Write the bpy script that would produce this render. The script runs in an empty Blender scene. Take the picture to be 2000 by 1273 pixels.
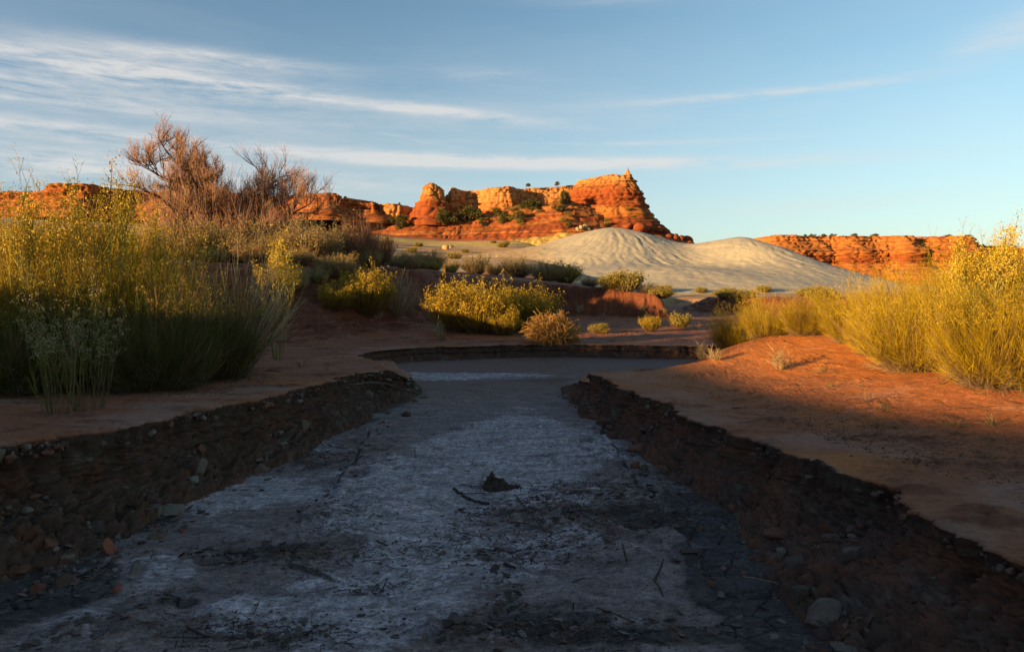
import bpy, math
import numpy as np

S = bpy.context.scene
# ------------------------------------------------------------------ camera, sky, sun, exposure
CAM_Z, PITCH, F = 1.6, math.radians(3.3), 1333.0
cam = bpy.data.objects.new('camera', bpy.data.cameras.new('camera'))
S.collection.objects.link(cam)
cam.location = (0, 0, CAM_Z)
cam.rotation_euler = (math.radians(90) - PITCH, 0, 0)
cam.data.lens = 24.0
cam.data.sensor_width = 36.0
cam.data.clip_start = 0.05
cam.data.clip_end = 5000
S.camera = cam
S.view_settings.view_transform = 'Standard'
S.view_settings.look = 'None'
S.view_settings.exposure = 1.4
S.view_settings.gamma = 1.0
S.render.film_transparent = False
S.cycles.max_bounces = 6
S.cycles.diffuse_bounces = 3
S.cycles.transparent_max_bounces = 4

SUN_EL, SUN_A = math.radians(7.5), math.radians(60.0)      # the sun stands low behind the camera's left shoulder
sd = np.array([-math.sin(SUN_A) * math.cos(SUN_EL), -math.cos(SUN_A) * math.cos(SUN_EL), math.sin(SUN_EL)])
from mathutils import Vector
sun = bpy.data.objects.new('sun', bpy.data.lights.new('sun', 'SUN'))
S.collection.objects.link(sun)
sun.data.energy = 5.0
sun.data.angle = math.radians(0.6)
sun.data.color = (1.0, 0.67, 0.28)
sun.rotation_euler = Vector(sd).to_track_quat('Z', 'Y').to_euler()

W = bpy.data.worlds.new('World')
S.world = W
W.use_nodes = True
nt = W.node_tree
nt.nodes.clear()


class NB:
    """small node builder"""
    def __init__(s, tree):
        s.t = tree

    def n(s, typ, ins=None, **props):
        nd = s.t.nodes.new(typ)
        for k, v in props.items():
            setattr(nd, k, v)
        for k, v in (ins or {}).items():
            if isinstance(v, bpy.types.NodeSocket):
                s.t.links.new(v, nd.inputs[k])
            else:
                nd.inputs[k].default_value = v
        return nd

    def m(s, op, a, b=0.0, c=0.0, clamp=False):
        nd = s.n('ShaderNodeMath', {0: a, 1: b, 2: c}, operation=op)
        nd.use_clamp = clamp
        return nd.outputs[0]

    def mix(s, f, a, b, blend='MIX'):
        nd = s.t.nodes.new('ShaderNodeMix')
        nd.data_type = 'RGBA'
        nd.blend_type = blend
        for k, v in ((0, f), (6, a), (7, b)):
            if isinstance(v, bpy.types.NodeSocket):
                s.t.links.new(v, nd.inputs[k])
            else:
                nd.inputs[k].default_value = v if k == 0 else (*v, 1.0)
        return nd.outputs[2]

    def ramp(s, f, stops, interp='LINEAR'):
        nd = s.t.nodes.new('ShaderNodeValToRGB')
        nd.color_ramp.interpolation = interp
        e = nd.color_ramp.elements
        while len(e) > 1:
            e.remove(e[0])
        e[0].position = stops[0][0]
        e[0].color = (*stops[0][1], 1) if isinstance(stops[0][1], tuple) else (stops[0][1],) * 3 + (1,)
        for p, c in stops[1:]:
            q = e.new(p)
            q.color = (*c, 1) if isinstance(c, tuple) else (c, c, c, 1)
        s.t.links.new(f, nd.inputs[0])
        return nd.outputs[0]


def build_world():
    b = NB(nt)
    sky = b.n('ShaderNodeTexSky', sky_type='NISHITA', sun_disc=False, sun_elevation=SUN_EL,
              sun_rotation=math.pi + SUN_A, altitude=1400.0, air_density=1.0, dust_density=0.5, ozone_density=1.6)
    co = b.n('ShaderNodeTexCoord').outputs['Generated']
    sep = b.n('ShaderNodeSeparateXYZ', {0: co})
    x, y, z = sep.outputs
    az = b.m('ARCTAN2', x, y)                      # 0 straight ahead, positive to the right
    el = b.m('ARCSINE', z)
    # streaky high cloud: coordinates on a high flat layer
    zz = b.m('ADD', b.m('MAXIMUM', z, 0.0), 0.10)
    u = b.m('DIVIDE', x, zz)
    v = b.m('DIVIDE', y, zz)
    vec = b.n('ShaderNodeCombineXYZ', {0: b.m('MULTIPLY', u, 0.55), 1: b.m('MULTIPLY', v, 2.2), 2: 0.0}).outputs[0]
    vec4 = b.n('ShaderNodeCombineXYZ', {0: b.m('MULTIPLY', az, 2.6), 1: b.m('MULTIPLY', el, 15.0), 2: 11.0}).outputs[0]
    n1 = b.n('ShaderNodeTexNoise', {'Vector': vec4, 'Scale': 1.0, 'Detail': 9.0, 'Roughness': 0.6, 'Distortion': 0.4}).outputs[0]
    vec2 = b.n('ShaderNodeCombineXYZ', {0: b.m('MULTIPLY', az, 2.2), 1: b.m('MULTIPLY', el, 26.0), 2: 3.0}).outputs[0]
    n2 = b.n('ShaderNodeTexNoise', {'Vector': vec2, 'Scale': 1.0, 'Detail': 8.0, 'Roughness': 0.62, 'Distortion': 0.12}).outputs[0]
    vec3 = b.n('ShaderNodeCombineXYZ', {0: b.m('MULTIPLY', az, 9.0), 1: b.m('MULTIPLY', el, 60.0), 2: 7.0}).outputs[0]
    n3 = b.n('ShaderNodeTexNoise', {'Vector': vec3, 'Scale': 1.3, 'Detail': 7.0, 'Roughness': 0.68, 'Distortion': 0.25}).outputs[0]

    def blob(px, py, w, h, k, tilt=0.0):
        """a soft cloud bank in azimuth / elevation"""
        a0 = math.atan((px - 1000) / F)
        e0 = math.atan((560 - py) / F * math.cos(a0))
        da = b.m('SUBTRACT', az, a0)
        de = b.m('SUBTRACT', b.m('SUBTRACT', el, e0), b.m('MULTIPLY', da, tilt))
        q = b.m('ADD', b.m('POWER', b.m('DIVIDE', b.m('ABSOLUTE', da), w / F), 2.0),
                b.m('POWER', b.m('DIVIDE', b.m('ABSOLUTE', de), h / F), 2.0))
        return b.m('MULTIPLY', b.m('EXPONENT', b.m('MULTIPLY', q, -1.0)), k)
    tot = None
    for args in CLOUDS:
        q = blob(*args)
        tot = q if tot is None else b.m('ADD', tot, q)
    nz = b.m('ADD', b.m('MULTIPLY', n2, 0.55), b.m('MULTIPLY', n3, 0.45))
    edge = b.m('MULTIPLY', b.m('SUBTRACT', nz, 0.40), 4.2, clamp=True)
    c1 = b.m('MULTIPLY', tot, b.m('ADD', b.m('MULTIPLY', edge, 1.25), 0.05))
    c0 = b.m('MULTIPLY', b.m('SUBTRACT', n1, 0.42), 1.8, clamp=True)
    low = b.m('SUBTRACT', 1.0, b.m('DIVIDE', el, 0.62), clamp=True)
    cl = b.m('MINIMUM', b.m('ADD', c1, b.m('MULTIPLY', b.m('MULTIPLY', c0, low), 0.30)), 0.82)
    base = b.mix(1.0, sky.outputs[0], SKY_TINT, 'MULTIPLY')
    # the whole sky pales towards the horizon
    hz = b.m('POWER', b.m('SUBTRACT', 1.0, b.m('DIVIDE', b.m('MAXIMUM', el, 0.0), 0.42), clamp=True), 1.5)
    base = b.mix(b.m('MULTIPLY', hz, HZ_MIX), base, HZ_COL)
    # darkest at a right angle to the sun (left of the picture), palest opposite it
    pol = b.m('ADD', b.m('MULTIPLY', az, 0.16), 0.97)
    pol = b.m('MINIMUM', b.m('MAXIMUM', pol, 0.72), 1.22)
    pc = b.n('ShaderNodeCombineXYZ', {0: pol, 1: pol, 2: b.m('ADD', b.m('MULTIPLY', pol, 0.6), 0.4)}).outputs[0]
    base = b.mix(1.0, base, pc, 'MULTIPLY') if False else b.n('ShaderNodeVectorMath', {0: base, 1: pc}, operation='MULTIPLY').outputs[0]
    col = b.mix(cl, base, CLOUD_COL)
    bg = b.n('ShaderNodeBackground', {'Color': col, 'Strength': 0.052})
    out = b.n('ShaderNodeOutputWorld', {'Surface': bg.outputs[0]})


SKY_TINT = (1.62, 1.74, 1.62)
HZ_MIX = 0.75
HZ_COL = (3.7, 4.15, 4.35)
CLOUD_COL = (5.6, 5.5, 5.4)
# px, py, half width, half height, strength, tilt
CLOUDS = [(-40, 150, 330, 26, 0.7, 0.0), (200, 135, 300, 17, 0.75, 0.0), (1100, 250, 500, 60, 0.12, 0.0), (300, 230, 600, 60, 0.2, 0.0), (430, 125, 190, 13, 0.9, 0.0), (330, 165, 260, 16, 0.75, -0.03),
          (600, 195, 260, 10, 0.55, -0.08), (900, 228, 190, 9, 0.55, -0.10), (150, 210, 300, 8, 0.4, 0.0), (60, 250, 260, 9, 0.4, 0.0),
          (100, 322, 420, 26, 1.1, 0.0), (700, 312, 500, 12, 0.85, -0.01), (1150, 325, 400, 11, 0.95, -0.03), (60, 245, 260, 10, .5, 0.0), (820, 278, 60, 4, 0.5, -0.15),
          (1500, 190, 220, 7, 0.75, 0.0), (950, 155, 120, 14, 0.25, -0.05), (1990, 60, 90, 26, 0.55, 0.2), (1300, 410, 500, 16, 0.3, 0.0),
          (1250, 5, 180, 12, 0.35, 0.0), (500, 360, 500, 14, 0.35, 0.0), (1200, 285, 260, 4, 0.35, -0.02)]
build_world()

# ------------------------------------------------------------------ noise
def _hash(ix, iy, iz, seed):
    n = (ix.astype(np.int64) * 374761393 + iy.astype(np.int64) * 668265263 + iz.astype(np.int64) * 2147483647 + seed * 1274126177) & 0xffffffff
    n = ((n ^ (n >> 13)) * 1274126177) & 0xffffffff
    n = ((n ^ (n >> 16)) * 2246822519) & 0xffffffff
    return (n ^ (n >> 15)) & 0xffffffff


def vnoise(x, y, z=0.0, seed=0):
    """gradient-like value noise in -1..1"""
    x, y, z = np.broadcast_arrays(np.asarray(x, float), np.asarray(y, float), np.asarray(z, float))
    ix, iy, iz = np.floor(x), np.floor(y), np.floor(z)
    fx, fy, fz = x - ix, y - iy, z - iz
    ux, uy, uz = [f * f * f * (f * (f * 6 - 15) + 10) for f in (fx, fy, fz)]
    ix, iy, iz = ix.astype(np.int64), iy.astype(np.int64), iz.astype(np.int64)
    flat = not np.any(iz) and not np.any(fz)
    out = 0.0
    for dz in ((0,) if flat else (0, 1)):
        for dy in (0, 1):
            for dx in (0, 1):
                h = _hash(ix + dx, iy + dy, iz + dz, seed)
                gx = (h & 1023) / 511.5 - 1
                gy = ((h >> 10) & 1023) / 511.5 - 1
                gz = ((h >> 20) & 1023) / 511.5 - 1
                g = gx * (fx - dx) + gy * (fy - dy) + (0 if flat else gz * (fz - dz))
                w = (ux if dx else 1 - ux) * (uy if dy else 1 - uy) * (1 if flat else (uz if dz else 1 - uz))
                out = out + g * w
    return out * 1.5


def fbm(x, y, z=0.0, o=4, seed=0, gain=0.5):
    a, t, s = 1.0, 0.0, 0.0
    for k in range(o):
        t = t + a * vnoise(x * 2 ** k, y * 2 ** k, z * 2 ** k if np.any(z) else 0.0, seed + k * 17)
        s += a
        a *= gain
    return t / s


def ridged(x, y, z=0.0, o=4, seed=0, gain=0.5):
    a, t, s = 1.0, 0.0, 0.0
    for k in range(o):
        t = t + a * (1 - 2 * np.abs(vnoise(x * 2 ** k, y * 2 ** k, z * 2 ** k if np.any(z) else 0.0, seed + k * 17)))
        s += a
        a *= gain
    return t / s


def worley(x, y, z=None, seed=0):
    """F1, F2, cell id of a jittered grid (2D when z is None)"""
    x = np.asarray(x, float); y = np.asarray(y, float)
    ix, iy = np.floor(x), np.floor(y)
    iz = np.floor(z) if z is not None else None
    f1 = np.full(x.shape, 9.0); f2 = np.full(x.shape, 9.0); idc = np.zeros(x.shape)
    for dz in ((-1, 0, 1) if z is not None else (0,)):
        for dy in (-1, 0, 1):
            for dx in (-1, 0, 1):
                cx, cy = ix + dx, iy + dy
                cz = iz + dz if z is not None else np.zeros_like(cx)
                h = _hash(cx, cy, cz, seed)
                px = cx + (h & 1023) / 1023.0
                py = cy + ((h >> 10) & 1023) / 1023.0
                d = (px - x) ** 2 + (py - y) ** 2
                if z is not None:
                    d = d + (cz + ((h >> 20) & 1023) / 1023.0 - z) ** 2
                d = np.sqrt(d)
                nr = d < f1
                f2 = np.where(nr, f1, np.minimum(f2, d))
                idc = np.where(nr, (h >> 5) % 4096 / 4096.0, idc)
                f1 = np.where(nr, d, f1)
    return f1, f2, idc


def sst(a, b, x):
    t = np.clip((x - a) / (b - a), 0, 1)
    return t * t * (3 - 2 * t)


def lerp(a, b, t):
    return a + (b - a) * t


def mixc(c, d, t):
    t = np.asarray(t)[..., None]
    return c * (1 - t) + np.asarray(d, float) * t


# ------------------------------------------------------------------ from a sight line to a spot in the world
def at(px, py, z):
    """the world point at height z that is seen at photo pixel (px, py)"""
    dx, dz = (px - 1000) / F, -(py - 636.5) / F
    vy = math.cos(PITCH) + dz * math.sin(PITCH)
    vz = -math.sin(PITCH) + dz * math.cos(PITCH)
    t = (z - CAM_Z) / vz
    return (dx * t, vy * t)


def xz_at(px, py, y):
    """x and z of the point at forward distance y seen at (px, py)"""
    dx, dz = (px - 1000) / F, -(py - 636.5) / F
    vy = math.cos(PITCH) + dz * math.sin(PITCH)
    vz = -math.sin(PITCH) + dz * math.cos(PITCH)
    t = y / vy
    return dx * t, CAM_Z + vz * t


# ------------------------------------------------------------------ terrain shape
def resample(pts, step, smooth=2):
    p = np.array(pts, float)
    for _ in range(smooth):
        q = [p[0]]
        for a, b in zip(p[:-1], p[1:]):
            q += [a * .75 + b * .25, a * .25 + b * .75]
        q.append(p[-1])
        p = np.array(q)
    d = np.r_[0, np.cumsum(np.linalg.norm(np.diff(p[:, :2], axis=0), axis=1))]
    n = max(2, int(d[-1] / step))
    s = np.linspace(0, d[-1], n)
    return np.stack([np.interp(s, d, p[:, k]) for k in range(p.shape[1])], 1)


# left bank lip: x, y, lip height, toe reach (how far the slumped foot comes out)
def L4(px, py, z, w):
    return (*at(px, py, z), z, w)


LEFT_LIP = [(-3.9, -9, .7, .2), (-3.8, -3, .7, .2), (-3.6, 1.0, .7, .2), (-3.5, 3.0, .7, .25), L4(0, 858, .68, .60), L4(106, 839, .68, .50), L4(198, 825, .66, .40),
            L4(300, 813, .64, .3), L4(380, 797, .62, .3), L4(440, 785, .60, .3), L4(520, 775, .57, .35), L4(575, 758, .54, .35), L4(640, 742, .51, .4),
            L4(695, 722, .48, .45), L4(745, 728, .40, .45), L4(775, 748, .22, .3), L4(812, 762, .06, .1), L4(795, 742, .14, .2), L4(745, 712, .36, .3), L4(700, 698, .38, .3),
            L4(700, 686, .34, .2), L4(790, 679, .31, .15), L4(880, 677, .30, .15), L4(1000, 675, .29, .14), L4(1100, 675, .28, .14), L4(1200, 678, .26, .12),
            L4(1300, 680, .25, .10), L4(1400, 681, .24, .10), L4(1520, 682, .24, .10), (12, 14.3, .25, .1), (22, 13, .3, .1), (60, 8, .3, .1)]
RIGHT_LIP = [(2.15, -9, .42, .5), (2.15, -2, .42, .6), (2.2, 1.5, .42, .7), L4(2000, 1116, .42, .70), L4(1950, 1062, .42, .75), L4(1884, 1046, .42, .8), L4(1820, 1002, .42, .8), L4(1775, 978, .42, .8),
             L4(1739, 946, .42, .7), L4(1650, 925, .42, .65), L4(1600, 900, .42, .6), L4(1538, 882, .42, .55), L4(1475, 858, .42, .45), L4(1411, 832, .42, .4), L4(1337, 812, .41, .35),
             L4(1290, 785, .41, .35), L4(1230, 768, .40, .35), L4(1175, 742, .39, .35), L4(1140, 724, .38, .3), L4(1140, 716, .30, .3), L4(1180, 714, .16, .2), L4(1240, 714, .1, .1)]
lipL = resample(LEFT_LIP, 0.06)
lipR = resample(RIGHT_LIP, 0.06)


def inside(poly, X, Y):
    r = np.zeros(X.shape, bool)
    x0, y0 = poly[-1]
    for x1, y1 in poly:
        if y0 != y1:
            c = ((y1 > Y) != (y0 > Y)) & (X < (x0 - x1) * (Y - y1) / (y0 - y1) + x1)
            r ^= c
        x0, y0 = x1, y1
    return r


def sdist(line, closed_with, X, Y, reach=3.0):
    """signed distance (+ inside the land) to an open lip line; closed_with closes it into a land polygon"""
    shp = X.shape
    X = X.ravel(); Y = Y.ravel()
    poly = [tuple(p) for p in line[:, :2]] + closed_with
    ins = inside(poly, X, Y)
    d = np.full(X.shape, float(reach))
    P = line[:, :2]
    # bucketed nearest point / segment distance, only near the line
    for k in range(0, len(P) - 1, 8):
        seg = P[k:k + 9]
        lo, hi = seg.min(0) - reach, seg.max(0) + reach
        m = np.nonzero((X > lo[0]) & (X < hi[0]) & (Y > lo[1]) & (Y < hi[1]))[0]
        if not len(m):
            continue
        for a, b in zip(seg[:-1], seg[1:]):
            ab = b - a
            t = np.clip(((X[m] - a[0]) * ab[0] + (Y[m] - a[1]) * ab[1]) / (ab @ ab + 1e-12), 0, 1)
            dd = np.hypot(X[m] - a[0] - ab[0] * t, Y[m] - a[1] - ab[1] * t)
            d[m] = np.minimum(d[m], dd)
    return np.where(ins, d, -d).reshape(shp)


CL_L = [(60, 900), (-900, 900), (-900, -9)]
UP_TOE = [(-30, -30), (-12, -6), (-8.6, 4), (-7.6, 9), (-6.6, 13), (-5.0, 15.2), (-3.4, 17.5), (-1.5, 20.5), (.6, 24.2), (2.0, 25.8), (3.6, 24.8), (5.2, 23.2), (6.0, 23.8), (6.1, 26), (5.6, 30), (7, 37), (9, 44), (9, 60)]
UP2_TOE = [(60, 14), (16, 22), (11.5, 24.5), (8.6, 26.6), (7.2, 28.0), (7.0, 30.5), (8.6, 34), (11, 42), (11, 60)]
upT = resample(UP_TOE, 0.3)
upT2 = resample(UP2_TOE, 0.3)


def hump(X, Y, cx, cy, r, a, ry=None):
    ry = ry or r
    return a * np.exp(-((X - cx) / r) ** 2 - ((Y - cy) / ry) ** 2)


def right_land(X, Y):
    z = np.interp(Y, [0, 9, 14, 24], [.42, .40, .34, .3])
    z = z + .10 * sst(0.3, 3.0, X - np.interp(Y, [0, 3, 10, 14], [2.2, 2.2, 1.0, 1.0])) * sst(12.5, 9, Y)
    z = z + hump(X, Y, 6.8, 9.6, 2.9, .46, 2.6) + hump(X, Y, 4.7, 6.6, .95, .16, .7) + hump(X, Y, 4.2, 11.3, 1.6, .20, 1.3) + hump(X, Y, 9.5, 8, 2.5, .4) + hump(X, Y, 6.6, 13, 2.2, .2)
    return z


def left_land(X, Y):
    z = np.interp(Y, [3, 6, 8, 10, 13, 15.5, 24], [.68, .60, .50, .42, .32, .30, .50])
    z = z + .20 * sst(0.3, 4.5, -X - 3.2) * sst(14, 9, Y)
    return z


def far_z(X, Y):
    """the wide country beyond the terrace"""
    R = np.hypot(X, Y)
    a = np.degrees(np.arctan2(X, np.maximum(Y, 1e-3)))
    left = np.interp(R, [0, 26, 50, 100, 145, 200, 900], [0, 2.1, 2.6, 6.2, 12.2, 13.5, 16])
    lft2 = np.interp(R, [0, 20, 26, 60, 145, 200, 900], [0, 2.5, 3.0, 4.3, 13.2, 15, 18])
    right = np.interp(R, [0, 26, 60, 150, 290, 900], [0, .8, .9, 2.2, 6, 9])
    t = sst(13, 0, a)
    t2 = sst(-6, -20, a)
    return lerp(lerp(right, left, t), lft2, t2)


def ground(X, Y, detail=True):
    X = np.asarray(X, float); Y = np.asarray(Y, float)
    dL = sdist(lipL, CL_L, X, Y)
    dR = sdist(lipR, [(3.0, 13.2), (12, 12.6), (30, 10), (60, 5), (60, -9)], X, Y)
    bed = 0.02 * fbm(X * .35, Y * .35, o=3, seed=3) + .0035 * np.maximum(Y - 8, 0)
    w = .14
    ll = left_land(X, Y)
    # uplands behind
    dU = sdist(upT, [(-900, 60), (-900, -30)], X, np.minimum(Y, 59), reach=9)
    dU = np.where(Y > 59, np.where(X < 9, 9, -9), dU)
    wu = np.interp(X, [-9, -5, -1, 1.5, 5], [4.5, 3.6, 2.4, 1.1, .8])
    nz = 1.6 * fbm(X * .5, Y * .5, o=5, seed=11, gain=.6) + .8 * fbm(X * 1.9, Y * 1.9, o=3, seed=13)
    uu = sst(0, 1, (dU + nz * .35) / wu)
    R = np.hypot(X, Y)
    top = np.interp(X, [-12, -8, -5, -2.5, 0, 3, 5.4], [2.35, 2.25, 2.3, 2.1, 1.85, 1.55, 1.30]) + .22 * fbm(X * .45, Y * .45, o=4, seed=12)
    top = top + .03 * np.clip(dU - wu, 0, 30)
    fz = far_z(X, Y)
    t = sst(24, 48, R)
    upl = lerp(top, fz, t)
    dV = sdist(upT2, [(900, 60), (900, 14)], X, np.minimum(Y, 59), reach=9)
    uv = sst(0, 1, (dV + nz * .3) / 1.6)
    base = lerp(ll, upl, uu)
    base = lerp(base, np.maximum(base, lerp(1.22 + .01 * dV, fz, t)), uv)
    face = 4 * uu * (1 - uu) * sst(8.5, 12, Y) + 4 * uv * (1 - uv)
    base = base - face * (.22 * (.5 + .5 * ridged(X * .9, Y * .9, o=4, seed=14)) - .12) + face * .035 * np.sin(base * 38 + 4 * fbm(X * .7, Y * .7, o=2, seed=15))
    base = np.where(R > 48, fz, base)
    base = base + (.05 * fbm(X * .9, Y * .9, o=4, seed=5) * sst(1, 5, dL) + .5 * fbm(X * .06, Y * .06, o=4, seed=6) * sst(24, 60, R))
    rl = right_land(X, Y) + .025 * fbm(X * .9, Y * .9, o=4, seed=7)
    wr = lerp(.14, 2.2, sst(9.2, 10.3, Y))
    h = lerp(bed, base, sst(-.02, w, dL - .38))
    h = np.maximum(h, lerp(bed, rl, sst(0, 1, (dR - .38) / wr)))
    # alongside the camera's back the wash runs on under the same banks
    return h, dL, dR, dU


def ground_z(x, y):
    return float(ground(np.array([x]), np.array([y]))[0][0])


def hit(px, py, lo=2.5, hi=60):
    """first ground point on the sight line through (px, py)"""
    dx, dz = (px - 1000) / F, -(py - 636.5) / F
    vy = math.cos(PITCH) + dz * math.sin(PITCH)
    vz = -math.sin(PITCH) + dz * math.cos(PITCH)
    t = np.geomspace(lo, hi, 700)
    X, Y, Z = dx * t, vy * t, CAM_Z + vz * t
    h = ground(X, Y)[0]
    k = np.nonzero(Z <= h)[0]
    k = k[0] if len(k) else len(t) - 1
    return float(X[k]), float(Y[k]), float(h[k])


# ------------------------------------------------------------------ mesh + material helpers
def mk(name, V, faces, mat, parent=None, col=None, smooth=True, loc=None):
    """faces: list of int arrays, each (n,3) or (n,4)"""
    V = np.asarray(V, np.float32)
    me = bpy.data.meshes.new(name)
    me.vertices.add(len(V))
    me.vertices.foreach_set('co', V.ravel())
    loops = np.concatenate([f.ravel() for f in faces]).astype(np.int32)
    tot = np.concatenate([np.full(len(f), f.shape[1]) for f in faces]).astype(np.int32)
    st = np.r_[0, np.cumsum(tot)[:-1]].astype(np.int32)
    me.loops.add(len(loops))
    me.loops.foreach_set('vertex_index', loops)
    me.polygons.add(len(tot))
    me.polygons.foreach_set('loop_start', st)
    me.polygons.foreach_set('loop_total', tot)
    me.polygons.foreach_set('use_smooth', np.full(len(tot), smooth))
    me.update(calc_edges=True)
    if col is not None:
        ca = me.color_attributes.new('Col', 'FLOAT_COLOR', 'POINT')
        c4 = np.ones((len(V), 4), np.float32)
        c4[:, :3] = col
        ca.data.foreach_set('color', c4.ravel())
    me.materials.append(mat)
    o = bpy.data.objects.new(name, me)
    S.collection.objects.link(o)
    if parent is not None:
        o.parent = parent
    if loc is not None:
        o.location = loc
    return o


def grid_faces(nr, nc, wrap=False):
    r = np.arange(nr - 1)[:, None]
    c = np.arange(nc if wrap else nc - 1)[None, :]
    c2 = (c + 1) % nc
    return np.stack([r * nc + c, r * nc + c2, (r + 1) * nc + c2, (r + 1) * nc + c], -1).reshape(-1, 4)


def tag(o, label, cat, group=None, kind=None):
    if label: o['label'] = label
    if cat: o['category'] = cat
    if group: o['group'] = group
    if kind: o['kind'] = kind
    return o


def empty(name, loc, rz=0.0, sc=1.0):
    o = bpy.data.objects.new(name, None)
    o.empty_display_size = 0.1
    S.collection.objects.link(o)
    o.location = loc
    o.rotation_euler = (0, 0, rz)
    o.scale = (sc, sc, sc) if np.isscalar(sc) else sc
    return o


def mat_attr(name, rough=.9, nscale=40., namt=.25, bump=.4, bdist=.01, bscale=60., trans=0.0, spec=.2, bump2=None, mapping=(1, 1, 1), specks=False):
    """a surface whose own colour is stored per vertex, broken up by fine noise and bump"""
    m = bpy.data.materials.new(name)
    m.use_nodes = True
    b = NB(m.node_tree)
    bs = m.node_tree.nodes['Principled BSDF']
    at_ = b.n('ShaderNodeVertexColor', layer_name='Col').outputs[0]
    col = at_
    if namt > 0 or bump > 0:
        co = b.n('ShaderNodeNewGeometry').outputs['Position']
        if mapping != (1, 1, 1):
            co = b.n('ShaderNodeVectorMath', {0: co, 1: mapping}, operation='MULTIPLY').outputs[0]
    if namt > 0:
        nz = b.n('ShaderNodeTexNoise', {'Vector': co, 'Scale': nscale, 'Detail': 6.0, 'Roughness': .65}).outputs[0]
        k = b.m('ADD', b.m('MULTIPLY', b.m('SUBTRACT', nz, .5), namt * 4), 1.0)
        k = b.m('MAXIMUM', k, .3)
        col = b.n('ShaderNodeVectorMath', {0: at_, 1: b.n('ShaderNodeCombineXYZ', {0: k, 1: k, 2: k}).outputs[0]}, operation='MULTIPLY').outputs[0]
    if specks:
        # grit, flakes of crust and hairline streaks finer than the mesh
        q1 = b.n('ShaderNodeTexNoise', {'Vector': co, 'Scale': 70.0, 'Detail': 3.0, 'Roughness': .6}).outputs[0]
        st = b.n('ShaderNodeVectorMath', {0: co, 1: (16, 42, 16)}, operation='MULTIPLY').outputs[0]
        q2 = b.n('ShaderNodeTexNoise', {'Vector': st, 'Scale': 1.0, 'Detail': 5.0, 'Roughness': .7, 'Distortion': .8}).outputs[0]
        k1 = b.ramp(q1, [(0, .45), (.38, .5), (.42, 1.0), (.60, 1.0), (.64, 1.35), (1, 1.4)])
        k2 = b.ramp(q2, [(0, .55), (.36, .62), (.47, 1.0), (.56, 1.0), (.66, 1.3), (1, 1.4)])
        kk = b.n('ShaderNodeVectorMath', {0: k1, 1: k2}, operation='MULTIPLY').outputs[0]
        col = b.n('ShaderNodeVectorMath', {0: col, 1: kk}, operation='MULTIPLY').outputs[0]
    m.node_tree.links.new(col, bs.inputs['Base Color'])
    bs.inputs['Roughness'].default_value = rough
    bs.inputs['Specular IOR Level'].default_value = spec
    if bump > 0:
        nb = b.n('ShaderNodeTexNoise', {'Vector': co, 'Scale': bscale, 'Detail': 8.0, 'Roughness': .7}).outputs[0]
        bp = b.n('ShaderNodeBump', {'Height': nb, 'Strength': bump, 'Distance': bdist})
        last = bp.outputs[0]
        if bump2:
            nb2 = b.n('ShaderNodeTexNoise', {'Vector': co, 'Scale': bump2[0], 'Detail': 5.0, 'Roughness': .6}).outputs[0]
            last = b.n('ShaderNodeBump', {'Height': nb2, 'Strength': bump2[1], 'Distance': bump2[2], 'Normal': last}).outputs[0]
        m.node_tree.links.new(last, bs.inputs['Normal'])
    if trans > 0:
        tr = b.n('ShaderNodeBsdfTranslucent')
        m.node_tree.links.new(col, tr.inputs[0])
        mx = b.n('ShaderNodeMixShader', {0: trans})
        m.node_tree.links.new(bs.outputs[0], mx.inputs[1])
        m.node_tree.links.new(tr.outputs[0], mx.inputs[2])
        m.node_tree.links.new(mx.outputs[0], m.node_tree.nodes['Material Output'].inputs['Surface'])
    return m


M_GROUND = mat_attr('ground_soil', .85, 26, .20, .75, .010, 55, bump2=(9, .4, .04), specks=True, spec=.18)
M_BANK = mat_attr('bank_soil', .95, 30, .22, .7, .02, 50)
M_CLOD = mat_attr('clod_soil', .95, 35, .25, .6, .015, 60)
M_ROCK = mat_attr('cliff_rock', .9, .9, .14, .8, .35, 1.3, mapping=(1, 1, 2.6))
M_CLAY = mat_attr('badland_clay', .95, 1.5, .06, .5, .10, 2.0)
M_PLANT = mat_attr('plant_stem', .75, 0, 0, 0, trans=.18, spec=.15)
M_WOOD = mat_attr('weathered_wood', .85, 60, .3, .5, .005, 90)

# ------------------------------------------------------------------ the ground sheet
def axis(breaks):
    """graded coordinates: breaks = [(start, spacing), ...], the spacing is interpolated between them"""
    v = [breaks[0][0]]
    bx = [b[0] for b in breaks]; bs = [b[1] for b in breaks]
    while v[-1] < breaks[-1][0]:
        v.append(v[-1] + float(np.interp(v[-1], bx, bs)))
    return np.array(v)


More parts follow.
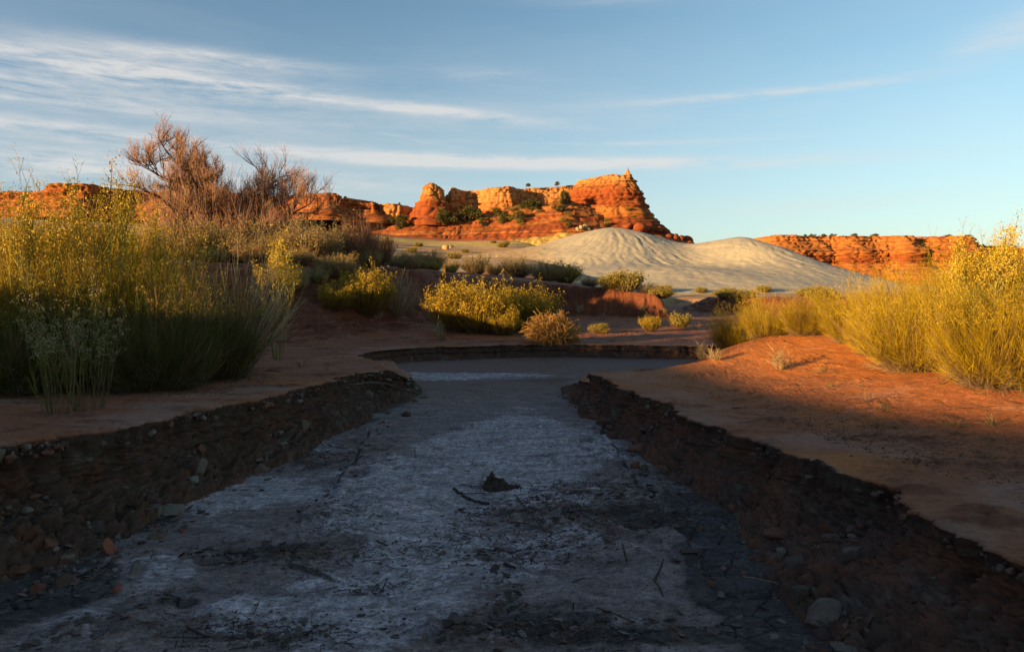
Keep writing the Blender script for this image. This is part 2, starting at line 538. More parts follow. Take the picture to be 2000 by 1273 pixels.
def line_step(X, Y, pts, amp, w, fade, taper=.4, seed=0):
    """a small scarp along a pixel polyline lying on the bed; the ground left of its direction is raised"""
    P = resample([at(px, py, 0) for px, py in pts], .04, 2)
    out = np.zeros(X.shape)
    m = (X > P[:, 0].min() - fade * 4.5) & (X < P[:, 0].max() + fade * 4.5) & (Y > P[:, 1].min() - fade * 4.5) & (Y < P[:, 1].max() + fade * 4.5)
    if not m.any():
        return out
    x, y = X[m] + .12 * fbm(X[m] * 3, Y[m] * 3, o=4, seed=seed), Y[m] + .16 * fbm(X[m] * 3 + 9, Y[m] * 3, o=4, seed=seed)
    best = np.full(x.shape, 9.); sg = np.zeros(x.shape); par = np.zeros(x.shape)
    for k, (a, b) in enumerate(zip(P[:-1], P[1:])):
        ab = b - a
        t = np.clip(((x - a[0]) * ab[0] + (y - a[1]) * ab[1]) / (ab @ ab), 0, 1)
        dx, dy = x - a[0] - ab[0] * t, y - a[1] - ab[1] * t
        d = np.hypot(dx, dy)
        q = d < best
        best = np.where(q, d, best)
        sg = np.where(q, np.sign(ab[0] * dy - ab[1] * dx), sg)
        par = np.where(q, (k + t) / (len(P) - 1), par)
    s = best * sg
    tp = sst(0, taper * .5, par) * sst(1, 1 - taper * .5, par)
    out[m] = amp * tp * sst(-w, w, s) * (s > -w) * (.35 + .65 * sst(-.25, .25, fbm(x * 2.4, y * 2.4, o=3, seed=seed + 50))) * np.exp(-(np.maximum(s - w, 0) / fade) ** 2)
    return out


SCARPS = [([(745, 830), (715, 862), (700, 900), (655, 960), (600, 1010), (550, 1040), (440, 1062), (350, 1110)], .065, .018, .9),
          ([(1470, 1290), (1450, 1210), (1400, 1150), (1345, 1110), (1340, 1062), (1290, 1010), (1240, 955), (1190, 870), (1150, 800)], .075, .02, .8),
          ([(1190, 985), (1100, 975), (1020, 990), (930, 1010)], .02, .012, .3),
          ([(640, 1090), (560, 1110), (430, 1100), (370, 1080)], .025, .008, .25),
          ([(860, 1273), (900, 1238), (960, 1225), (1000, 1180), (980, 1130)], .03, .01, .3),
          ([(340, 1165), (250, 1200), (200, 1225), (100, 1240)], .03, .01, .3),
          ([(260, 1060), (180, 1130), (60, 1160), (0, 1200)], .03, .012, .3)]
CRUST = [(1000, 885, .9, 1.0, 1.0), (880, 940, .8, .7, .6), (780, 1010, .7, .6, .6), (840, 1120, .5, .4, .7), (450, 965, .7, .5, .8), (310, 1120, .25, .25, .7),
         (450, 1200, .3, .2, .7), (860, 738, 1.9, .5, 1.1), (1100, 1065, .35, .25, .6), (1130, 985, .3, .2, .5), (700, 1190, .45, .3, .6), (1010, 840, .5, .8, .7), (160, 1215, .2, .2, .6),
         (600, 870, .5, .6, .4), (1000, 790, .6, .9, .25), (720, 1250, .3, .2, .4)]
DARK = [(1300, 870, .45, 1.5, .95), (1370, 1010, .35, .7, .8), (1430, 1130, .3, .4, .8), (1540, 1230, .4, .5, .9), (290, 1020, .45, .3, .7), (130, 1130, .45, .3, .95), (540, 1085, .45, .12, .8),
        (660, 830, .6, .9, .7), (740, 790, .5, .7, .8), (1060, 1215, .3, .12, .9), (1180, 1250, .5, .12, .8), (620, 925, .25, .5, .5), (560, 905, .4, .2, .4), (340, 1180, .25, .12, .7),
        (1050, 745, 1.2, .6, .7), (1200, 780, .8, .9, .7), (30, 1200, .3, .3, .8), (1160, 1010, .5, .12, .6), (1250, 1040, .3, .2, .5), (1000, 1010, .25, .12, .5), (1000, 1080, .4, .06, .5)]


def blobs(X, Y, L):
    o = np.zeros(X.shape)
    for px, py, rx, ry, k in L:
        cx, cy = at(px, py, 0)
        o = o + hump(X, Y, cx, cy, rx, k, ry)
    return o


def land_relief(X, Y):
    g1, g2, gid = worley(X * 7 + 1.5 * fbm(X * 3, Y * 3, o=2, seed=43), Y * 7 + 1.5 * fbm(X * 3 + 7, Y * 3, o=2, seed=44), seed=45)
    mud = fbm(X * .9, Y * .9, o=3, seed=46)
    lcrack = sst(.075, .0, g2 - g1) * sst(-.15, .2, mud)
    rough = sst(.05, .4, fbm(X * 1.4, Y * 2.6, o=4, seed=47, gain=.6))
    sc1, sc2, scid = worley((X + .1 * fbm(X * 4, Y * 4, o=3, seed=148)) * 4.5, (Y + .1 * fbm(X * 4 + 3, Y * 4, o=3, seed=149)) * 9, seed=150)
    Zl = .016 * fbm(X * 3, Y * 3, o=4, seed=48) + .030 * rough * ridged(X * 8, Y * 14, o=4, seed=49) - .012 * lcrack + .006 * fbm(X * 13, Y * 13, o=3, seed=50) + .022 * rough * (scid - .5) * sst(0, .12, sc2 - sc1)
    return Zl, rough, lcrack, scid


def land_colour(X, Y, rough, lcrack, scid, near, dd):
    L = np.zeros(X.shape + (3,)) + np.array([.29, .100, .045])
    L = mixc(L, (.31, .155, .105), sst(.0, .5, fbm(X * 1.0, Y * 1.7, o=4, seed=64) + .25 * sst(1.2, .2, dd)) * .9)
    L = mixc(L, (.13, .048, .028), rough * .75)
    L = mixc(L, (.12, .05, .03), lcrack * .6 * near)
    L = L * np.clip(1 + .5 * fbm(X * 9, Y * 14, o=5, seed=161, gain=.7) + .25 * rough * (scid - .5), .5, 1.5)[..., None]
    L = mixc(L, (.56, .175, .03), np.clip(sst(.1, .5, fbm(X * .5, Y * .8, o=3, seed=65)) * .5 + hump(X, Y, 4.6, 9.5, 2.6, 1.0, 2.8), 0, .9))  # random sand tone; on the right mound, sunlit brightness painted into the colour
    return L


def build_ground():
    xs = axis([(-420, 16), (-60, 1.2), (-20, .25), (-8, .06), (-3.6, .012), (-2.6, .0085), (2.4, .0085), (4, .016), (9, .06), (20, .22), (60, 1.0), (420, 16)])
    ys = axis([(-70, 3), (-8, .5), (1.5, .1), (2.3, .012), (3, .008), (5, .016), (8, .035), (14, .07), (30, .17), (60, .45), (160, 1.2), (500, 12), (900, 30)])
    X, Y = np.meshgrid(xs, ys)
    Z, dL, dR, dU = ground(X, Y)
    bedm = sst(.05, -.08, np.maximum(dL, dR))
    near = (Y > 2) & (Y < 19) & (np.abs(X) < 9)
    land = 1 - bedm
    # ---- relief of the wash bed
    wx = X + .25 * fbm(X * 1.3, Y * 1.3, o=3, seed=21)
    wy = Y + .25 * fbm(X * 1.3 + 5, Y * 1.3, o=3, seed=22)
    flow = ridged(wx * 3.2, wy * 10, o=5, seed=23, gain=.6)              # ripples drawn out across the wash
    lump = fbm(X * 7, Y * 7, o=4, seed=24)
    broken = sst(.1, .6, blobs(X, Y, [(1120, 1030, .7, .4, .9), (1250, 980, .5, .4, .6), (480, 1090, .7, .3, .7), (1100, 1240, .8, .2, .9), (560, 900, .6, .3, .5), (300, 1230, .6, .15, .9), (700, 860, .25, .8, .6)])
                 + .35 * fbm(X * 3, Y * 3, o=3, seed=27) - .05)
    Wm = blobs(X, Y, CRUST) + .55 * fbm(wx * 1.6, wy * 2.6, o=5, seed=25, gain=.6)
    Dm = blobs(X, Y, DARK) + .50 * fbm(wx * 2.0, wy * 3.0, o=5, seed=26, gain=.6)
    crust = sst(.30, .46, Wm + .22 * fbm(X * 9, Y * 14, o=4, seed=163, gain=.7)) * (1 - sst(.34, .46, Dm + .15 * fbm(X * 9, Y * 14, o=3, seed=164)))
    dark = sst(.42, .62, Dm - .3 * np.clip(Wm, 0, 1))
    scarp = 0
    for k, (pts, amp, w, fade) in enumerate(SCARPS):
        scarp = scarp + line_step(X, Y, pts, amp, w, fade, seed=30 + k)
    f1, f2, cid = worley(wx * 5.5, wy * 8.0, seed=41)
    crack = sst(.07, .0, f2 - f1) * dark * sst(.0, .3, fbm(X * 2, Y * 2, o=2, seed=42) + .15) * sst(7.5, 4.5, Y)
    Zb = scarp + .007 * flow * (1 + broken) + .010 * ridged(wx * 1.3, wy * 4.5, o=4, seed=165) + .006 * lump * (.3 + 2.2 * broken) + .010 * crust - .012 * crack + .020 * broken * np.maximum(fbm(X * 14, Y * 14, o=3, seed=28), -.1) \
        + .018 * fbm(X * 1.2, Y * 2.0, o=4, seed=29)
    # ---- relief of the land
    Zl, rough, lcrack, scid = land_relief(X, Y)
    Z = Z + np.where(near, bedm * Zb + land * Zl, .02 * fbm(X * 2, Y * 2, o=3, seed=51))
    # ---- own colours
    C = np.zeros(X.shape + (3,)) + np.array([.215, .145, .128])
    grit = fbm(X * 17, Y * 24, o=4, seed=160, gain=.75)
    C = mixc(C, (.17, .095, .07), sst(.0, .5, fbm(X * 1.1, Y * 1.8, o=4, seed=61)) * .55)
    vein = sst(.45, .85, ridged(wx * 9, wy * 20, o=4, seed=62, gain=.7))
    vein2 = sst(.3, .9, ridged(wx * 22, wy * 38, o=3, seed=162, gain=.7))
    C = mixc(C, (.45, .355, .345), np.clip(crust * (.18 + .5 * vein + .4 * vein2) + .25 * vein * sst(.0, .4, Wm), 0, 1))
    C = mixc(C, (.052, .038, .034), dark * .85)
    C = mixc(C, (.14, .068, .045), broken * sst(-.1, .25, lump) * .75)
    streak = sst(.15, .5, fbm(wx * 6, wy * 22, o=4, seed=63, gain=.65))
    C = mixc(C, (.09, .058, .048), streak * (1 - crust * .5) * .65)
    pt = fbm(wx * 2.2, wy * 7, o=5, seed=166, gain=.65)
    C = C * np.clip((1 + .9 * grit) * (1 + 1.0 * pt), .35, 1.8)[..., None]
    C = mixc(C, (.19, .095, .065), sst(8.5, 11.5, Y) * (1 - sst(.2, .5, Wm)) * .7)
    C = mixc(C, (.025, .02, .018), crack * .9)
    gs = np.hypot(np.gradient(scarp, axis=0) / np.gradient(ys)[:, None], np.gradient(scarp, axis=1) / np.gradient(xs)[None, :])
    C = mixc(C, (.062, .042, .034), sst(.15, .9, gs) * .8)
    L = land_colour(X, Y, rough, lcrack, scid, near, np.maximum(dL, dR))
    # steep terrace faces: redder beds, darkened further in colour to stand in for shade
    sl = np.hypot(np.gradient(Z, axis=0) / np.gradient(ys)[:, None], np.gradient(Z, axis=1) / np.gradient(xs)[None, :])
    L = mixc(L, (.125, .036, .016), np.clip(sst(.22, .5, sl) * sst(9, 11, Y) * sst(60, 40, Y) * (.85 + .5 * fbm(X * .4, Y * .4, Z * 12, o=3, seed=66)), 0, 1))
    R = np.hypot(X, Y)
    fz = fbm(X * .05, Y * .05, o=4, seed=67)
    far = mixc(np.zeros(X.shape + (3,)) + np.array([.50, .29, .13]), (.58, .42, .23), sst(-.2, .4, fz))
    far = mixc(far, (.42, .15, .05), sst(.15, .4, fbm(X * .04, Y * .09, o=4, seed=68)) * .7)
    L = mixc(L, (0, 0, 0), 0) * 1.0
    t = sst(30, 58, R + 4 * fz - 10 * sst(.5, 6, X) * sst(60, 20, R))[..., None]
    L = L * (1 - t) + far * t
    # red and yellow beds showing along the foot of the high mesa
    band = sst(118, 124, Y + 5 * fz) * sst(60, 30, X)
    L = mixc(L, (.62, .42, .10), band * sst(132, 126, Y + 5 * fz) * .9)
    L = mixc(L, (.42, .10, .035), band * sst(129, 134, Y + 5 * fz) * .9)
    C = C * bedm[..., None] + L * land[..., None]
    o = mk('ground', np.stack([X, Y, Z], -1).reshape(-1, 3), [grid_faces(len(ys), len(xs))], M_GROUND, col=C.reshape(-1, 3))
    tag(o, 'reddish sandy desert ground with a pale salt crusted dry wash bed', None, kind='structure')


build_ground()


# ------------------------------------------------------------------ the cut banks of the wash
def bank(name, lip, y_range, step_k, seed, label, rows=100, redder=0.0):
    P = resample([tuple(p) for p in lip], .02, 0)
    # finer stations near the viewer
    d = np.r_[0, np.cumsum(np.hypot(*np.diff(P[:, :2], axis=0).T))]
    s = [0.0]
    while s[-1] < d[-1]:
        q = [np.interp(s[-1], d, P[:, k]) for k in (0, 1)]
        s.append(s[-1] + np.clip(math.hypot(*q) * step_k, .009, .4))
    s = np.array(s)
    Q = np.stack([np.interp(s, d, P[:, k]) for k in range(4)], 1)
    keep = (Q[:, 1] > y_range[0]) & (Q[:, 1] < y_range[1]) & (np.abs(Q[:, 0]) < 14)
    Q = Q[keep]; s = s[keep]
    T = np.gradient(Q[:, :2], axis=0)
    k = max(3, int(.25 / np.median(np.hypot(*T.T))))
    ker = np.hanning(k + 2)[1:-1]; ker /= ker.sum()
    T = np.stack([np.convolve(np.pad(T[:, j], k // 2 + 1, 'edge'), ker, 'same')[k // 2 + 1:-(k // 2 + 1)] for j in (0, 1)], 1)
    T /= np.hypot(*T.T)[:, None] + 1e-9
    Nrm = np.stack([T[:, 1], -T[:, 0]], 1) * (1 if seed < 200 else -1)
    # rows: back of the top -> lip -> face -> foot
    v = np.r_[np.linspace(0, .14, 34, endpoint=False), np.linspace(.14, 1, rows)]
    prof = [(0, -.62, 1.0), (.14, -.06, 1.0), (.165, .020, .998), (.18, .028, .965), (.21, .0, .90), (.26, -.035, .80), (.32, -.035, .72), (.45, .0, .55), (.60, .25, .36), (.78, .62, .15), (.93, 1.0, -.02), (1, 1.12, -.14)]
    pv = [p[0] for p in prof]
    outf = np.interp(v, pv, [p[1] for p in prof])
    zf = np.interp(v, pv, [p[2] for p in prof])
    w = Q[:, 3] * (1 + .45 * fbm(s * .9, s * 0 + seed, o=3, seed=seed))
    jag = np.clip(.22 * fbm(s * 1.1, s * 0 + 5, o=3, seed=seed + 3) + .18 * fbm(s * 3.7, s * 0 + 3.3, o=6, seed=seed + 1, gain=.75) + .035 * np.round(2.6 * fbm(s * 3.1, s * 0 + 8, o=3, seed=seed + 2)), -.32, .2)
    zl = Q[:, 2]
    OUT = outf[None, :] * np.where(outf[None, :] > .05, w[:, None], 1.0)
    fac = sst(.0, .16, v)[None, :]
    OUT = OUT + jag[:, None] * fac * sst(1.0, .5, v)[None, :]
    X = Q[:, 0:1] + Nrm[:, 0:1] * OUT
    Y = Q[:, 1:2] + Nrm[:, 1:2] * OUT
    zb = 0.0035 * np.maximum(Y - 8, 0)
    topz = ground(Q[:, 0] - Nrm[:, 0] * .7, Q[:, 1] - Nrm[:, 1] * .7)[0]
    zl2 = np.maximum(np.minimum(topz, zl + .12), zl * .6)
    gz = ground(X[:, :2], Y[:, :2])[0]
    Z = zb + (zl2[:, None] - zb) * zf[None, :]
    # the back row starts just under the ground sheet and rises out of it
    Z = Z + .004 * sst(0, .1, v)[None, :]
    Z[:, 0] = np.minimum(Z[:, 0], gz[:, 0] - .02)
    nt_ = 42
    zl_, ro_, lc_, sc_ = land_relief(X[:, :nt_], Y[:, :nt_])
    Z[:, :nt_] += zl_ * sst(.20, .15, v[:nt_])[None, :]
    # relief: fluting at the top, clods below
    f = sst(.15, .24, v)[None, :] * sst(1.02, .9, v)[None, :]
    low = sst(.3, .55, v)[None, :]
    zz = np.broadcast_to(Z, X.shape)
    g = 1.0
    wq = [.5 * fbm(X * 8 + 9 * j, Y * 8, zz * 8, o=3, seed=seed + 40 + j, gain=.6) for j in range(3)]
    a1, a2, id1 = worley(X * 8 + wq[0] * 1.6, Y * 8 + wq[1] * 1.6, zz * 11 + wq[2] * 1.6, seed=seed + 5)
    b1, b2, id2 = worley(X * 24 + wq[1] * 3, Y * 24 + wq[2] * 3, zz * 28 + wq[0] * 3, seed=seed + 6)
    var = sst(-.3, .35, fbm(X * 3.5, Y * 3.5, zz * 3.5, o=3, seed=seed + 30))
    lumps = .10 * (np.sqrt(np.clip(a2 - a1, 0, .5)) - .35) * (.15 + .9 * low) * var + .032 * (np.sqrt(np.clip(b2 - b1, 0, .5)) - .35) + .07 * ridged(X * 6, Y * 6, zz * 6, o=5, seed=seed + 31, gain=.62)
    big = .15 * fbm(X * 2.2, Y * 2.2, zz * 2.2, o=4, seed=seed + 7)
    flute = .03 * ridged(s[:, None] * 6 + 0 * X, zz * 1.5, o=3, seed=seed + 8) * (1 - low)
    fine = .022 * fbm(X * 40, Y * 40, zz * 40, o=3, seed=seed + 9)
    D = f * (lumps + big + flute + fine)
    ang = np.interp(v, [0, .16, .3, .6, .9, 1], [1.57, 1.3, .15, .7, 1.2, 1.57])[None, :]
    scale = np.clip(zl2[:, None] / .45, .25, 1.1)
    D = D * scale
    X = X + Nrm[:, 0:1] * D * np.cos(ang); Y = Y + Nrm[:, 1:2] * D * np.cos(ang); Z = Z + D * np.sin(ang) * f
    C = np.zeros(X.shape + (3,)) + np.array([.10, .052, .034])
    cn = fbm(X * 5, Y * 5, zz * 5, o=5, seed=seed + 32, gain=.7) + .25 * (id1 - .5)
    C = mixc(C, (.155, .115, .085), sst(.12, .4, cn) * .75)
    C = mixc(C, (.15, .052, .028), sst(-.08, -.35, cn) * .8)
    C = mixc(C, (.05, .03, .02), sst(.55, .9, id2) * .5)
    C = mixc(C, (.20, .072, .038), redder * sst(-.2, .3, fbm(X * 2, Y * 2, zz * 2, o=3, seed=seed + 10)))
    C = mixc(C, (.055, .036, .024), sst(.36, .26, v)[None, :] * .6 + 0 * X)  # shade of the undercut below the lip painted into the soil colour
    C = mixc(C, (.22, .19, .18), sst(.62, .85, fbm(X * 30, Y * 30, zz * 30, o=3, seed=seed + 11) + .25 * sst(.5, .8, v)[None, :]) * .6)
    cav = sst(.12, .0, a2 - a1) * f
    C = mixc(C, (.035, .02, .015), cav * .6)
    Ltop = C.copy()
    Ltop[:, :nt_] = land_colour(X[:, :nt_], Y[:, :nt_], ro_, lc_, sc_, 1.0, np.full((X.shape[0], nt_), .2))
    t = sst(.21, .165, v + 0 * X)[..., None]
    C = C * (1 - t) + Ltop * t
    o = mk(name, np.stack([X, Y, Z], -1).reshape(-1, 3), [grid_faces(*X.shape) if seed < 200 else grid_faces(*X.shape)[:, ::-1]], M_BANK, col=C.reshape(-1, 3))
    tag(o, label, None, kind='structure')
    return Q, Nrm, w, zl2


BL = bank('wash_bank', lipL, (-2, 16.5), .0033, 101, 'crumbling cut bank along the left and far side of the dry wash')
BR = bank('wash_bank', lipR, (-2, 10.6), .0033, 301, 'sloping slumped earth bank along the right side of the dry wash', redder=.6)


# ------------------------------------------------------------------ lumps of earth and stone
def ico(sub):
    import bmesh
    bm = bmesh.new()
    bmesh.ops.create_icosphere(bm, subdivisions=sub, radius=1)
    bm.verts.ensure_lookup_table()
    V = np.array([v.co[:] for v in bm.verts]); Fc = np.array([[v.index for v in f.verts] for f in bm.faces])
    bm.free()
    return V, Fc


ICO1, ICO2, ICO4 = ico(1), ico(2), ico(4)
ICO2 = ico(2)


def lumps_mesh(pos, size, rng, base=ICO2, flat=.75):
    V0, F0 = base
    n = len(pos)
    off = rng.uniform(0, 99, (n, 1, 3))
    q = V0[None] * 1.3 + off
    r = 1 + .55 * fbm(q[..., 0], q[..., 1], q[..., 2], o=3, seed=7)
    P = V0[None] * r[..., None]
    # chop with a few random planes so that lumps get facets
    for _ in range(4):
        nrm = rng.normal(size=(n, 1, 3)); nrm /= np.linalg.norm(nrm, axis=2, keepdims=True)
        d = (P * nrm).sum(2, keepdims=True) - rng.uniform(.45, .8, (n, 1, 1))
        P = P - nrm * np.maximum(d, 0)
    st = rng.uniform(.65, 1.35, (n, 1, 3)); st[..., 2] *= flat
    P = P * st * np.asarray(size)[:, None, None]
    a = rng.uniform(0, 6.28, n)
    c, s_ = np.cos(a)[:, None], np.sin(a)[:, None]
    P = np.stack([P[..., 0] * c - P[..., 1] * s_, P[..., 0] * s_ + P[..., 1] * c, P[..., 2]], -1) + np.asarray(pos)[:, None, :]
    Fs = (F0[None] + (np.arange(n) * len(V0))[:, None, None]).reshape(-1, 3)
    return P.reshape(-1, 3), Fs, len(V0)


def rubble(Bk, n, seed, label, sgn=1, zlo=2.2, zhi=10.5):
    rng = np.random.default_rng(seed)
    Q, Nn, w, zl = Bk
    cand = np.nonzero((Q[:, 1] > zlo) & (Q[:, 1] < zhi))[0]
    wt = np.clip(Q[cand, 3], .05, 1) * np.r_[np.hypot(*np.diff(Q[cand, :2], axis=0).T), .01]
    k = rng.choice(cand, n, p=wt / wt.sum())
    t = rng.beta(1.7, 1.5, n) * 1.15
    t = np.where(rng.random(n) < .12, rng.uniform(1.1, 1.9, n), t)
    sz = .006 + .022 * rng.random(n) ** 4 + .06 * (rng.random(n) < .035) * rng.random(n)
    zf = np.interp(t, [0, .25, .62, 1.0, 1.2], [.5, .36, .15, .01, .0])
    out = t * w[k]
    x = Q[k, 0] + Nn[k, 0] * out; y = Q[k, 1] + Nn[k, 1] * out
    z = zl[k] * zf + sz * .25 + rng.uniform(-.01, .03, n) * (t < .9)
    # broken slabs of crust hanging on the lip
    n2 = int(n * .13)
    k2 = rng.choice(cand, n2, p=wt / wt.sum())
    o2 = rng.normal(.015, .035, n2)
    s2 = .008 + .026 * rng.random(n2) ** 2
    x = np.r_[x, Q[k2, 0] + Nn[k2, 0] * o2]; y = np.r_[y, Q[k2, 1] + Nn[k2, 1] * o2]
    z = np.r_[z, zl[k2] - s2 * .9 - np.maximum(o2, 0) * .6 - .05 * rng.random(n2) ** 2]; sz = np.r_[sz, s2]; n = n + n2
    V, Fc, m = lumps_mesh(np.stack([x, y, z], 1), sz, rng)
    cols = np.array([[.13, .07, .048], [.17, .068, .04], [.16, .12, .09], [.085, .05, .036], [.19, .14, .11]])
    c = cols[rng.choice(5, n, p=[.35, .25, .18, .19, .03])] * rng.uniform(.75, 1.2, (n, 1))
    o = mk('rubble', V, [Fc], M_CLOD, col=np.repeat(c, m, 0), smooth=False)
    tag(o, label, None, kind='stuff')


rubble(BL, 4600, 5, 'loose clods and crumbs of earth along the foot of the left bank')
rubble(BR, 2600, 6, 'loose clods and crumbs of earth down the right bank')


def boulder(name, x, y, z, r, seed, col, label, cat='boulder', group=None, sq=(1, 1, .8), sub=ICO4, mat=None, rz=0):
    rng = np.random.default_rng(seed)
    V0, F0 = sub
    q = V0 * 1.1 + rng.uniform(0, 50, 3)
    P = V0 * (1 + .35 * fbm(q[:, 0], q[:, 1], q[:, 2], o=2, seed=3))[:, None]
    for _ in range(9):
        nrm = rng.normal(size=3); nrm /= np.linalg.norm(nrm)
        d = P @ nrm - rng.uniform(.45, .85)
        P = P - nrm * np.maximum(d, 0)[:, None]
    q = V0 * 3 + rng.uniform(0, 50, 3)
    P = P * (1 + .06 * fbm(q[:, 0] * 2, q[:, 1] * 2, q[:, 2] * 2, o=4, seed=4, gain=.6))[:, None]
    P = P * np.array(sq) * r
    c = np.array(col) * (1 + .35 * fbm(q[:, 0], q[:, 1], q[:, 2], o=3, seed=9))[:, None]
    o = mk(name, P, [F0], mat or M_CLOD, col=c, loc=(x, y, z + r * sq[2] * .35))
    o.rotation_euler = (0, 0, rz)
    return tag(o, label, cat, group)


# ------------------------------------------------------------------ the hill behind the viewer, whose shadow fills the wash
def shade_hill():
    D = 16.0
    us = np.linspace(-75, 75, 260); vs = np.linspace(-1, 1, 60)
    U, Vv = np.meshgrid(us, vs)
    te = math.tan(SUN_EL)
    ku = [-75, -55, -40, -34, -26, -22, -20, -18.3, -17.4, -16, -14, -8.4, -6, -5.3, -4, -3, 0, 8, 20, 50, 75]
    kk = [-1.5, .0, .6, 1.0, 2.3, 3.0, 3.1, 3.0, 1.9, 1.32, 1.28, 1.45, 1.36, 1.30, 1.27, 1.3, 1.4, 2.0, 2.0, 1.0, -1.5]
    K = np.interp(U, ku, kk) + .06 * fbm(U * .9, U * 0 + 2, o=4, seed=71)
    crest = K + D * te
    wid = 7.5
    Z = crest * np.maximum(1 - np.abs(Vv) ** 1.5, 0) * (1 + .04 * fbm(U * .5, Vv * 4, o=4, seed=72) * np.abs(Vv)) - 1.2 * np.abs(Vv) ** 6
    # axes: along the sun's azimuth and across it
    ax = np.array([-math.sin(SUN_A), -math.cos(SUN_A)]); ac = np.array([math.cos(SUN_A), -math.sin(SUN_A)])
    dist = D + Vv * wid * np.where(Vv > 0, 2.0, 1.0)
    X = ax[0] * dist + ac[0] * U; Y = ax[1] * dist + ac[1] * U
    C = np.zeros(X.shape + (3,)) + np.array([.34, .16, .09])
    C = mixc(C, (.30, .22, .12), sst(-.1, .3, fbm(X * .3, Y * .3, o=3, seed=73)))
    o = mk('hill', np.stack([X, Y, Z], -1).reshape(-1, 3), [grid_faces(60, 260)], M_GROUND, col=C.reshape(-1, 3))
    tag(o, 'long low red earth hill behind the wash', None, kind='structure')


shade_hill()


# ------------------------------------------------------------------ pale badland hills
def badlands():
    xs = np.arange(-30, 66, .24); ys = np.arange(46, 132, .28)
    X, Y = np.meshgrid(xs, ys)
    wx = X + 2.0 * fbm(X * .05, Y * .05, o=3, seed=81); wy = Y + 2.0 * fbm(X * .05 + 3, Y * .05, o=3, seed=82)

    def bump(cx, cy, rx, ry, a, p=1.0, rot=0.0):
        c, s_ = math.cos(rot), math.sin(rot)
        u = ((wx - cx) * c + (wy - cy) * s_) / rx; v = (-(wx - cx) * s_ + (wy - cy) * c) / ry
        r = np.sqrt(u * u + v * v + 1e-6)
        return a * np.exp(-(r ** 1.7) * p), r, np.arctan2(v, u)
    B = [bump(14.5, 99, 15, 20, 8.9), bump(29.5, 87, 8.6, 14, 6.6, rot=.2), bump(18, 70, 13, 9, 2.2), bump(-2, 96, 18, 16, 5.0), bump(24, 108, 10, 10, 4.6), bump(6, 74, 12, 8, 1.9), bump(31, 72, 8, 8, 1.6), bump(9, 86, 7, 9, 1.2), bump(-14, 84, 12, 12, 2.5)]
    H = 0; A = 0; Wt = 1e-6
    for k, (h, r, th) in enumerate(B):
        rill = ridged(th * 13 + .9 * fbm(X * .15, Y * .15, o=2, seed=83 + k), r * 1.6 + k * 9, o=4, seed=90 + k, gain=.6)
        rill2 = ridged(th * 40, r * 7 + k * 5, o=3, seed=190 + k, gain=.6)
        w = h ** 2
        A = A + (rill * .75 + rill2 * .3) * w * sst(.12, .5, r); Wt = Wt + w
        H = H + h ** 2.2
    H = H ** (1 / 2.2)
    Z = H + .9 + .30 * (A / Wt) * sst(.3, 3, H) + .10 * ridged(wx * .5, wy * .9, o=4, seed=98) * sst(4, 1, H) + .11 * fbm(X * .9, Y * .9, o=5, seed=99, gain=.65) * sst(.3, 2, H)
    # settle into the ground sheet all round
    edge = np.minimum.reduce([sst(-30, -16, X), sst(66, 52, X), sst(46, 60, Y), sst(132, 120, Y)])
    gz = ground(X[::4, ::4], Y[::4, ::4])[0]
    # compare with the ground as built: sink wherever the hill form is lower
    g = np.empty(X.shape)
    yi = np.arange(len(ys)) / 4; xi = np.arange(len(xs)) / 4
    tmp = np.stack([np.interp(xi, np.arange(gz.shape[1]), r) for r in gz])
    g = np.stack([np.interp(yi, np.arange(gz.shape[0]), tmp[:, j]) for j in range(len(xs))], 1)
    Z = lerp(g - 1.5, np.maximum(Z, g - .6 + .0 * Z), edge)
    right = sst(0, 8, X)
    C = np.zeros(X.shape + (3,)) + np.array([.40, .335, .25])
    C = mixc(C, (.50, .41, .28), sst(-.1, .5, fbm(X * .12, Y * .12, o=4, seed=100)))
    C = mixc(C, (.42, .26, .125), (1 - right) * .8)
    C = mixc(C, (.28, .20, .11), sst(.25, .5, fbm(X * .3, Y * .6, o=4, seed=101)) * .5 * sst(4, 1.5, H))
    C = mixc(C, (.26, .215, .15), sst(.1, -.5, A / Wt) * .35)
    o = mk('badland_hill', np.stack([X, Y, Z], -1).reshape(-1, 3), [grid_faces(len(ys), len(xs))], M_CLAY, col=C.reshape(-1, 3))
    tag(o, 'pale grey rilled clay badland mounds below the red mesa', None, kind='structure')


badlands()

# ------------------------------------------------------------------ layered red cliffs
RED = np.array([.26, .060, .015]); ORG = np.array([.40, .138, .032]); CRM = np.array([.46, .20, .062]); DRK = np.array([.13, .032, .012]); YEL = np.array([.50, .32, .08])


